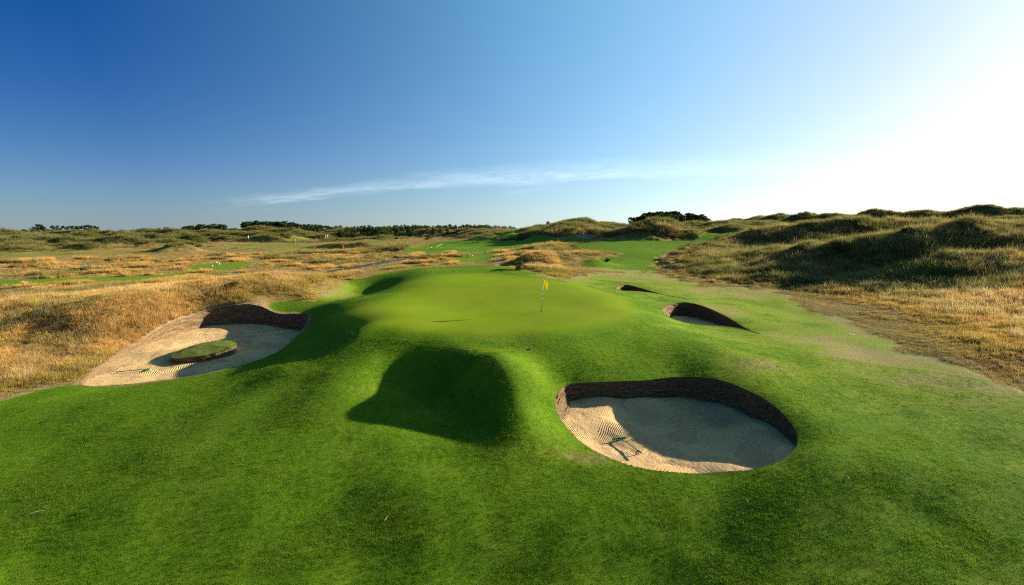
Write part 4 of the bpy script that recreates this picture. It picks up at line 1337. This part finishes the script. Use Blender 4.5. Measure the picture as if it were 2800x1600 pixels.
# --- irrigation covers
def cover(px, py, label, mat, rad=.12):
    p = ground(px, py)
    e = .25
    nx = (zat(p.x - e, p.y) - zat(p.x + e, p.y)) / (2 * e); ny = (zat(p.x, p.y - e) - zat(p.x, p.y + e)) / (2 * e)
    root = empty('sprinkler_cover', p)
    root.rotation_euler = Vector((nx, ny, 1)).to_track_quat('Z', 'Y').to_euler()
    tag(root, label, 'sprinkler', 'sprinkler covers set in the turf')
    MB().lathe([(rad * .8, -.05), (rad, -.05), (rad, .012), (rad * .95, .018), (rad * .80, .018), (rad * .80, .0)], 20).build('rim', mat, root)
    MB().lathe([(rad * .79, -.03), (rad * .79, .008), (rad * .6, .012), (.02, .012)], 20).build('lid', mat, root)
cover(1405, 963, 'dark round cover in front of the green, left of the pair there', M_COVER)
cover(1447, 956, 'dark round cover in front of the green, right of the pair there', M_COVER)
cover(124, 1153, 'dark round cover alone on the left foreground turf', M_COVER, .15)
cover(986, 824, 'small dark cover by the hollow left of the green, left one', M_COVER, .10)
cover(1004, 820, 'small dark cover by the hollow left of the green, right one', M_COVER, .10)
cover(1241, 742, 'small dark cover at the back of the green, left one', M_COVER, .12)
cover(1259, 743, 'small dark cover at the back of the green, right one', M_COVER, .12)
cover(1610, 783, 'small dark cover at the right back of the green, left one', M_COVER, .11)
cover(1622, 785, 'small dark cover at the right back of the green, right one', M_COVER, .11)
cover(2328, 914, 'pale grey disc set in the worn turf on the far right', M_GREYC, .15)


# --- stakes, posts, tee markers, the rope
def stake(px, py, h, label, mat=M_RED, name='marker_stake', cat='stake', w_=.055, group='red hazard stakes'):
    p = ground(px, py)
    root = empty(name, p, random.Random(px).uniform(0, 3)); root.rotation_euler[0] = random.Random(py).uniform(-.05, .05)
    tag(root, label, cat, group)
    MB().tube([(0, 0, -.15), (0, 0, h * .93)], w_, 8).build('shaft', mat, root)
    MB().tube([(0, 0, h * .925), (0, 0, h * .985), (0, 0, h)], [w_ * 1.12, w_ * 1.1, w_ * .5], 8).build('cap', mat, root)
stake(70, 731, .9, 'leftmost red stake on the tan flats', w_=.09)
stake(101, 728, .9, 'second red stake from the left on the tan flats', w_=.09)
stake(325, 718, 1.0, 'red stake standing alone on the flats beyond the left bank', w_=.10)
stake(708, 698, 1.1, 'small red stake below the far fairway, left of centre', w_=.09)
stake(864, 662, 1.7, 'far red stake near the walking golfers', w_=.14)
stake(938, 684, 1.3, 'red stake in front of a dark shaded hollow', w_=.10)
stake(1163, 731, .75, 'tall rust-red stake just behind the green', w_=.045)
stake(1107, 738, .25, 'short bright red peg at the back left edge of the green', w_=.05)
stake(1480, 684, .9, 'dark post left of a pair above the tawny mound', M_WOOD, 'wooden_post', 'post', .06, 'posts above the mound')
stake(1521, 681, .9, 'dark post right of a pair above the tawny mound', M_WOOD, 'wooden_post', 'post', .06, 'posts above the mound')


def tee_marker(px, py, label):
    p = ground(px, py)
    root = empty('tee_marker', p)
    tag(root, label, 'tee marker', 'white tee markers')
    MB().lathe([(.02, -.08), (.03, .0), (.03, .03)], 8).build('spike', M_BLACK, root)
    MB().lathe([(.04, .02), (.11, .05), (.14, .12), (.12, .19), (.06, .23), (.01, .24)], 12).build('ball', M_WHITE, root)
tee_marker(1283, 697, 'white tee marker on the bright tee behind the green, left one')
tee_marker(1290, 701, 'white tee marker on the bright tee behind the green, right one')
tee_marker(580, 729, 'white tee marker at the front of the small left tee')
tee_marker(599, 724, 'white tee marker in the middle of the small left tee')
tee_marker(592, 720, 'white tee marker at the back of the small left tee')


def rope(pts, label):
    P = np.array(pts, float); x, y = hit(P[:, 0], P[:, 1], H)
    t = np.arange(len(x)); s = np.linspace(0, len(x) - 1, len(x) * 8)
    X = np.interp(s, t, x); Y = np.interp(s, t, y); Z = H(X, Y) + .06
    o = MB().tube(list(zip(X, Y, Z - .03)), .028, 6).build('boundary_rope', M_ROPE)
    tag(o, label, 'rope', 'white ropes by the range')
rope([(1064,697),(1076,693.5),(1088,690.5)], 'short piece of white rope on the tan ground by the path')
rope([(1162,682),(1180,678),(1198,672),(1208,668.5),(1209,666.5)], 'long white rope along the left edge of the practice turf')
rope([(1128,686),(1118,687.5),(1108,688.5)], 'faint white rope between the path and the practice turf')
rope([(1222,663.5),(1250,660),(1290,657)], 'far white rope at the back of the practice turf')


def straw(px, py, L, ang, label):
    p = ground(px, py); d = Vector((math.cos(ang), math.sin(ang), 0))
    pts = [p + d * L * t + Vector((0, 0, .025 + .05 * math.sin(t * 3))) + Vector((-d.y, d.x, 0)) * .04 * t * t for t in np.linspace(0, 1, 7)]
    tag(MB().tube(pts, [.007, .007, .0065, .006, .006, .005, .004], 6).build('straw_stem', M_STEM), label, 'straw', 'loose straws on the turf')
straw(1050, 1428, .42, 1.25, 'pale straw lying on the turf at the bottom centre')
straw(72, 1412, .50, .6, 'pale straw lying on the turf at the left edge')
straw(2322, 1316, .40, 1.2, 'curved pale straw below the front bunker on the right')
straw(2046, 1380, .30, 1.4, 'short pale straw below the front bunker')

# ------------------------------------------------------------------ trees and shrubs on the skyline
M_PINE = leaf_material('pine_needles', (.022, .040, .012), (.045, .075, .020), .12)
M_BUSH = leaf_material('shrub_leaves', (.030, .052, .014), (.062, .090, .026), .18)
M_OLIVE = leaf_material('olive_scrub', (.060, .072, .022), (.105, .115, .038), .2)


def crown_mesh(name, clumps, n, leaf, seed, squash=1.0):
    r_ = np.random.default_rng(seed)
    C = np.array([c[:3] for c in clumps]); S = np.array([c[3] for c in clumps])
    wts = S ** 2 / (S ** 2).sum()
    k = r_.choice(len(C), n, p=wts)
    d = r_.normal(size=(n, 3)); d /= np.linalg.norm(d, axis=1)[:, None]
    rad = S[k] * (r_.random(n) ** .45)
    p = C[k] + d * rad[:, None] * np.array([1, 1, squash])
    a = r_.normal(size=(n, 3)); a /= np.linalg.norm(a, axis=1)[:, None]
    b = np.cross(a, r_.normal(size=(n, 3))); b /= np.linalg.norm(b, axis=1)[:, None]
    s = leaf * r_.uniform(.6, 1.3, n)[:, None]
    v = np.stack([p - a * s - b * s * .5, p + a * s * .2 - b * s * .7, p + a * s, p - a * s * .1 + b * s * .7], 1).reshape(-1, 3)
    f = np.arange(n * 4).reshape(n, 4)
    return v, f


def tree_proto(name, kind, seed):
    """a tree one metre tall: trunk with limbs, crown of leaf clumps"""
    r_ = random.Random(seed)
    root = bpy.data.objects.new(name, None); root.empty_display_size = .2
    clumps = []; tb = MB()
    if kind == 'pine':                                        # umbrella pine with a bare trunk
        top = .62
        tb.tube([(0, 0, -.06), (.01, 0, .2), (.03, .01, .45), (.02, 0, top + .15)], [.035, .028, .022, .012], 7)
        for i in range(9):
            a = r_.uniform(0, 6.28); q = r_.uniform(.10, .32); z = r_.uniform(.52, .86)
            c = (q * math.cos(a), q * math.sin(a), z, r_.uniform(.09, .16)); clumps.append(c)
            tb.tube([(.02, 0, z - .22), (c[0] * .6, c[1] * .6, z - .08), c[:3]], [.013, .009, .004], 5)
        n, lf = 700, .035
    elif kind == 'wood':                                      # dense pine in a stand
        tb.tube([(0, 0, -.06), (0, .01, .4), (0, 0, .85)], [.04, .03, .01], 7)
        for i in range(15):
            z = r_.uniform(.18, .90); q = (.30 * (1.05 - z) ** .6 + .05) * r_.uniform(.4, 1.0); a = r_.uniform(0, 6.28)
            c = (q * math.cos(a), q * math.sin(a), z, r_.uniform(.09, .17) * (1.15 - .4 * z)); clumps.append(c)
            tb.tube([(0, 0, z - .1), (c[0], c[1], z)], [.012, .004], 5)
        n, lf = 950, .036
    else:                                                     # round scrub
        for i in range(13):
            a = r_.uniform(0, 6.28); q = r_.uniform(.0, .62); z = r_.uniform(.12, .78) * (1 - .45 * q)
            c = (q * math.cos(a), q * math.sin(a), z, r_.uniform(.15, .28)); clumps.append(c)
            tb.tube([(c[0] * .2, c[1] * .2, -.05), (c[0] * .6, c[1] * .6, z * .5), c[:3]], [.022, .014, .005], 5)
        n, lf = 850, .050
    tr = tb.build('trunk', M_BARK, None); COL.objects.unlink(tr); tr.parent = root
    v, f = crown_mesh('crown', clumps, n, lf, seed, .8)
    cr = meshobj('crown', v, f, {'pine': M_PINE, 'wood': M_PINE, 'scrub': M_BUSH, 'olive': M_OLIVE}[kind]); COL.objects.unlink(cr); cr.parent = root
    return root

PROTO = {}
for kd, nm in (('pine', 'umbrella_pine'), ('wood', 'pine_tree'), ('scrub', 'scrub_bush'), ('olive', 'dune_shrub')):
    PROTO[kd] = [tree_proto(nm, kd, 100 + 7 * i + len(kd)) for i in range(3)]
trnd = random.Random(77)


def by_zone(px, zones):
    """the words for the stretch of skyline or dunes a plant stands in"""
    for lim, words in zones:
        if px < lim: return words
    return zones[-1][1]


def put_tree(kd, px, top, d, label, group=None, wide=1.0, hmin=2.0, hmax=14.0, cat='tree'):
    x, y, zt = ond(px, top, d)
    z = zat(x, y); h = min(max(zt - z, hmin), hmax)
    src = trnd.choice(PROTO[kd])
    o = src.copy(); COL.objects.link(o)
    o.location = (x, y, z - .1); o.rotation_euler = (0, 0, trnd.uniform(0, 6.28)); o.scale = (h * wide * trnd.uniform(.9, 1.1), h * wide * trnd.uniform(.9, 1.1), h)
    tag(o, label, cat, group)
    for ch in src.children:
        c = ch.copy(); COL.objects.link(c); c.parent = o
    return o

# far left: separate clumps
put_tree('scrub', 42, 627, 330, 'low dark bush furthest left on the skyline', 'bushes on the left skyline', 1.5, 1.5, cat='bush')
put_tree('scrub', 63, 624, 335, 'dark bush right of the furthest left bush', 'bushes on the left skyline', .9, 1.5, cat='bush')
G1 = 'trees on the far left skyline'
put_tree('scrub', 92, 616, 350, 'broad dark tree, left half of the first clump on the left skyline', G1, .75)
put_tree('wood', 106, 611, 352, 'tallest dark tree in the first clump on the left skyline', G1, 1.3)
put_tree('scrub', 119, 617, 350, 'broad dark tree, right half of the first clump on the left skyline', G1, .75)
for i, (px, tp, lb) in enumerate(((142, 614.5, 'slender umbrella pine at the left of the open group'), (151, 615.5, 'umbrella pine second from the left in the open group'), (164, 614.5, 'umbrella pine third in the open group, with sky between the stems'),
                                  (181, 617, 'umbrella pine in the middle of the open group'), (192, 615.5, 'flat-topped umbrella pine right of the middle of the open group'), (203, 615, 'flat-topped umbrella pine beside the small gap in the open group'), (214, 615.5, 'umbrella pine just left of the small gap in the open group'))):
    put_tree('pine', px, tp, 350 + 3 * (i % 3), lb, G1, 1.05)
put_tree('wood', 230, 611.5, 350, 'dark rounded pine right of the small gap on the left skyline', G1, 1.5)
put_tree('wood', 244, 613, 352, 'dark pine second from the right end of the left group', G1, 1.3)
put_tree('pine', 256, 614.5, 350, 'thin-crowned pine near the right end of the left group', G1, 1.1)
put_tree('pine', 267, 618, 351, 'smallest thin pine at the right end of the left group', G1, .9)


def belt(kd, x0, x1, step, tops, d0, d1, label, group, wide, cat='tree', zones=None):
    px = x0
    while px < x1:
        tp = np.interp(px, [q[0] for q in tops], [q[1] for q in tops]) + trnd.uniform(-2.0, 4.5)
        wd = (' ' + by_zone(px, zones)) if zones else ''
        put_tree(kd, px + trnd.uniform(-3, 3), tp, trnd.uniform(d0, d1), label + wd, group + wd, wide * trnd.uniform(.85, 1.3), cat=cat)
        px += step * trnd.uniform(.8, 1.3)
CZ = [(1040, 'above the golfers'), (1180, 'left of the practice turf'), (1320, 'above the practice turf'), (9999, 'near the far green')]
belt('scrub', 348, 505, 11, [(348, 627), (400, 625), (470, 622), (505, 621)], 340, 380, 'low dark scrub bush in the thin line left of the first wood', 'scrub left of the first wood', .8, 'bush')
belt('wood', 505, 615, 8, [(505, 615), (545, 610), (600, 611), (615, 616)], 370, 410, 'dark pine in the small wood on the left skyline', 'small wood on the left', 1.7)
belt('scrub', 612, 672, 10, [(612, 621), (672, 619)], 370, 400, 'low scrub bush between the two left woods', 'scrub between the left woods', .9, 'bush')
belt('wood', 672, 800, 6.5, [(672, 607), (690, 602), (760, 601), (800, 605)], 385, 440, 'dark pine in the long wood left of centre', 'long pine wood left of centre', 1.7)
belt('wood', 800, 895, 7.5, [(800, 606), (850, 612), (895, 614)], 385, 430, 'pine in the thinning right end of the long wood', 'thinning end of the long pine wood', 1.5)
belt('scrub', 915, 1410, 9.0, [(915, 611), (960, 613), (1000, 613), (1080, 608), (1200, 610), (1300, 609), (1410, 614)], 320, 400, 'round bushy tree in the dark central belt', 'bushy tree belt on the central skyline', .8, zones=CZ)
belt('scrub', 930, 1300, 16, [(930, 619), (1060, 613), (1100, 613), (1200, 617), (1300, 619)], 270, 320, 'rounded dark bush before the central tree belt', 'bushes in front of the central belt', .75, 'bush', zones=CZ)
belt('scrub', 1400, 1720, 26, [(1400, 618), (1560, 617), (1720, 611)], 380, 420, 'small bush scattered on the skyline right of the belt', 'bushes right of the central belt', .8, 'bush')
put_tree('scrub', 1501, 600, 340, 'lone round tree on the skyline left of the small far peak', None, .6)
put_tree('scrub', 1554, 600, 345, 'lone round tree on the skyline beside the small far peak', None, .6)
belt('wood', 1735, 1765, 8, [(1735, 590), (1765, 588)], 250, 265, 'small dark pine at the left end of the right-hand wood', 'left end of the right-hand wood', 1.6)
belt('wood', 1768, 1850, 7, [(1768, 580), (1790, 576), (1830, 574), (1850, 578)], 250, 275, 'tall dark pine in the right-hand wood', 'tall pines of the right-hand wood', 1.6)
belt('wood', 1850, 1940, 7.5, [(1850, 582), (1880, 580), (1920, 587), (1940, 594)], 250, 275, 'dark pine in the sloping right end of the right-hand wood', 'sloping end of the right-hand wood', 1.6)

# scrub on the dunes
srnd = random.Random(31)
ZONES = [(120, 'below the first tree clump'), (290, 'below the umbrella pines'), (500, 'below the thin scrub line'), (640, 'below the small wood'), (760, 'below the long wood'), (900, 'below the thinning end of the wood'), (1100, 'left of the practice turf'), (1260, 'behind the practice turf'), (1400, 'left of the far green'),
         (1520, 'by the far green'), (1680, 'near the small far peak'), (1800, 'left of the right-hand wood'), (1950, 'under the right-hand wood'), (2150, 'right of the plateau'), (2350, 'left of the second ridge'), (2560, 'above the near right dune'), (2700, 'beside the highest right dune'), (9999, 'at the right edge')]
def dune_scrub(n, x0, x1, d0, d1, hmax, kd, label, group):
    k = 0; tries = 0
    while k < n and tries < n * 12:
        tries += 1
        px = srnd.uniform(x0, x1); d = srnd.uniform(d0, d1)
        x = (px - CX) / FPX * d; y = d
        if float(mown(masks(np.array([x]), np.array([y])))[0]) > .05: continue
        z = zat(x, y); h = srnd.uniform(.5, 1.0) * hmax
        src = srnd.choice(PROTO[kd]); o = src.copy(); COL.objects.link(o)
        o.location = (x, y, z - .25 * h); o.rotation_euler = (0, 0, srnd.uniform(0, 6.28)); w_ = srnd.uniform(1.0, 2.2); o.scale = (h * w_, h * srnd.uniform(.9, 1.6), h)
        wd = by_zone(px, ZONES)
        tag(o, label + ' ' + wd, 'shrub', group + ' ' + wd)
        for ch in src.children:
            c = ch.copy(); COL.objects.link(c); c.parent = o
        k += 1
dune_scrub(90, -40, 760, 165, 330, 2.0, 'olive', 'low olive scrub on the dunes', 'olive scrub on the dunes')
dune_scrub(60, 760, 1400, 230, 330, 2.2, 'scrub', 'low dark scrub on the dunes', 'dark scrub on the dunes')
dune_scrub(40, 1400, 2100, 160, 300, 1.6, 'olive', 'low olive scrub on the inner dunes', 'scrub on the inner dunes')
dune_scrub(40, 2050, 2850, 105, 260, 1.7, 'olive', 'low olive scrub on the ridges', 'scrub on the ridges')


# ------------------------------------------------------------------ golfers far off on the left fairway
def person(px, py, top_col, leg_col, label, stride=.25, face=0.0, lean=0.0):
    p = ground(px, py)
    J = {'hip': (0, 0, .93, .115), 'waist': (0, 0, 1.06, .115), 'chest': (lean * .5, 0, 1.30, .15), 'neck': (lean * .8, 0, 1.47, .06), 'head0': (lean * 1.0 + .01, 0, 1.58, .085), 'head1': (lean * 1.05 + .015, 0, 1.70, .085),
         'hl': (0, .09, .90, .09), 'kl': (stride * .6 + .03, .10, .50, .062), 'al': (stride * .7, .10, .09, .042), 'tl': (stride * .7 + .17, .11, .04, .035),
         'hr': (0, -.09, .90, .09), 'kr': (-stride * .3 + .04, -.10, .50, .062), 'ar': (-stride * .9, -.10, .10, .042), 'tr': (-stride * .9 + .16, -.11, .04, .035),
         'sl': (lean * .6, .19, 1.40, .062), 'el': (lean * .4 - .10, .25, 1.13, .045), 'wl': (lean * .5 + .05, .24, .90, .032), 'fl': (lean * .5 + .10, .23, .81, .026),
         'sr': (lean * .6, -.19, 1.40, .062), 'er': (lean * .4 + .06, -.25, 1.13, .045), 'wr': (lean * .5 + .22, -.22, .95, .032), 'fr': (lean * .5 + .28, -.21, .88, .026)}
    E = [('hip', 'waist'), ('waist', 'chest'), ('chest', 'neck'), ('neck', 'head0'), ('head0', 'head1'), ('hip', 'hl'), ('hl', 'kl'), ('kl', 'al'), ('al', 'tl'), ('hip', 'hr'), ('hr', 'kr'), ('kr', 'ar'), ('ar', 'tr'),
         ('chest', 'sl'), ('sl', 'el'), ('el', 'wl'), ('wl', 'fl'), ('chest', 'sr'), ('sr', 'er'), ('er', 'wr'), ('wr', 'fr')]
    ks = list(J)
    me = bpy.data.meshes.new('person'); me.from_pydata([J[k][:3] for k in ks], [(ks.index(a), ks.index(b)) for a, b in E], [])
    o = bpy.data.objects.new('person', me); link(o)
    sk = o.modifiers.new('skin', 'SKIN')
    if not me.skin_vertices: me.skin_vertices.new()
    for i, k in enumerate(ks):
        me.skin_vertices[0].data[i].radius = (J[k][3], J[k][3]); me.skin_vertices[0].data[i].use_root = (k == 'hip')
    sb = o.modifiers.new('sub', 'SUBSURF'); sb.levels = sb.render_levels = 1
    m, g = newmat('clothes')
    z = g.n('ShaderNodeSeparateXYZ', {0: g.n('ShaderNodeTexCoord').outputs['Object']}).outputs[2]
    c = g.mix(g.m('GREATER_THAN', z, .97), leg_col, top_col)
    c = g.mix(g.m('GREATER_THAN', z, 1.47), c, (.42, .24, .16)); c = g.mix(g.m('GREATER_THAN', z, 1.68), c, (.55, .55, .52)); c = g.mix(g.m('LESS_THAN', z, .09), c, (.6, .6, .58))
    finish(g, c, .85, None, .15)
    me.materials.append(m)
    o.location = p; o.rotation_euler = (0, 0, face)
    tag(o, label, 'person', 'golfers on the far fairway')
person(807, 665, (.70, .72, .70), (.10, .22, .12), 'person in a white top and green trousers standing left on the far fairway', .05, 1.2)
person(875, 659, (.03, .03, .035), (.025, .025, .03), 'person in dark clothes leaning forward as they walk', .32, .2, .16)
person(890, 655, (.72, .74, .76), (.30, .34, .42), 'person in a white shirt and grey-blue trousers behind the mound', .15, .4)
person(895.5, 653, (.66, .68, .70), (.40, .42, .45), 'person in pale clothes furthest right on the far fairway', .1, 2.2)
person(679, 655, (.66, .68, .70), (.55, .56, .58), 'person in pale clothes alone by the distant dunes', .1, 0.0)


# --- flag on the distant green
def far_flag():
    p = ground(1403, 642)
    root = empty('flagstick', p); tag(root, 'tiny red flag on the distant green below the dunes', 'flagstick')
    MB().tube([(0, 0, -.1), (0, 0, 2.2)], .03, 6).build('pole', M_WHITE, root)
    meshobj('flag', [(0.03, 0, 2.15), (.5, -.05, 2.08), (.46, -.05, 1.80), (.03, 0, 1.78), (.03, .02, 2.15), (.5, -.03, 2.08), (.46, -.03, 1.80), (.03, .02, 1.78)], [(0, 1, 2, 3), (7, 6, 5, 4), (0, 4, 5, 1), (1, 5, 6, 2), (2, 6, 7, 3), (3, 7, 4, 0)], M_RED, root)
far_flag()


# --- separate shrubs in the rough
def shrub(px, py, w_, hgt, kd, label):
    p = ground(px, py)
    src = srnd.choice(PROTO[kd]); o = src.copy(); COL.objects.link(o)
    o.location = (p.x, p.y, p.z - .12 * hgt); o.rotation_euler = (0, 0, srnd.uniform(0, 6.28)); o.scale = (w_, w_ * .8, hgt)
    tag(o, label, 'shrub')
    for ch in src.children:
        c = ch.copy(); COL.objects.link(c); c.parent = o
shrub(640, 792, 1.5, .9, 'olive', 'grey-green shrub on the bank above the left bunker')
shrub(595, 806, .9, .6, 'scrub', 'small dark shrub at the foot of the bank above the left bunker')
shrub(1420, 738, 1.4, 1.3, 'olive', 'tangled olive shrub at the left foot of the tawny mound behind the green')
shrub(1660, 716, 1.3, .7, 'scrub', 'small green shrub at the right end of the tawny mound')
shrub(2480, 640, 1.8, 1.2, 'olive', 'pale green shrub on the crest of the near right dune')
shrub(2720, 622, 1.6, 1.0, 'olive', 'olive shrub near the top of the highest right dune')
shrub(2200, 690, 2.4, 1.3, 'scrub', 'dark shrub in the shaded hollow of the right dunes')
shrub(2290, 688, 2.2, 1.2, 'scrub', 'dark shrub beside the shaded hollow of the right dunes')
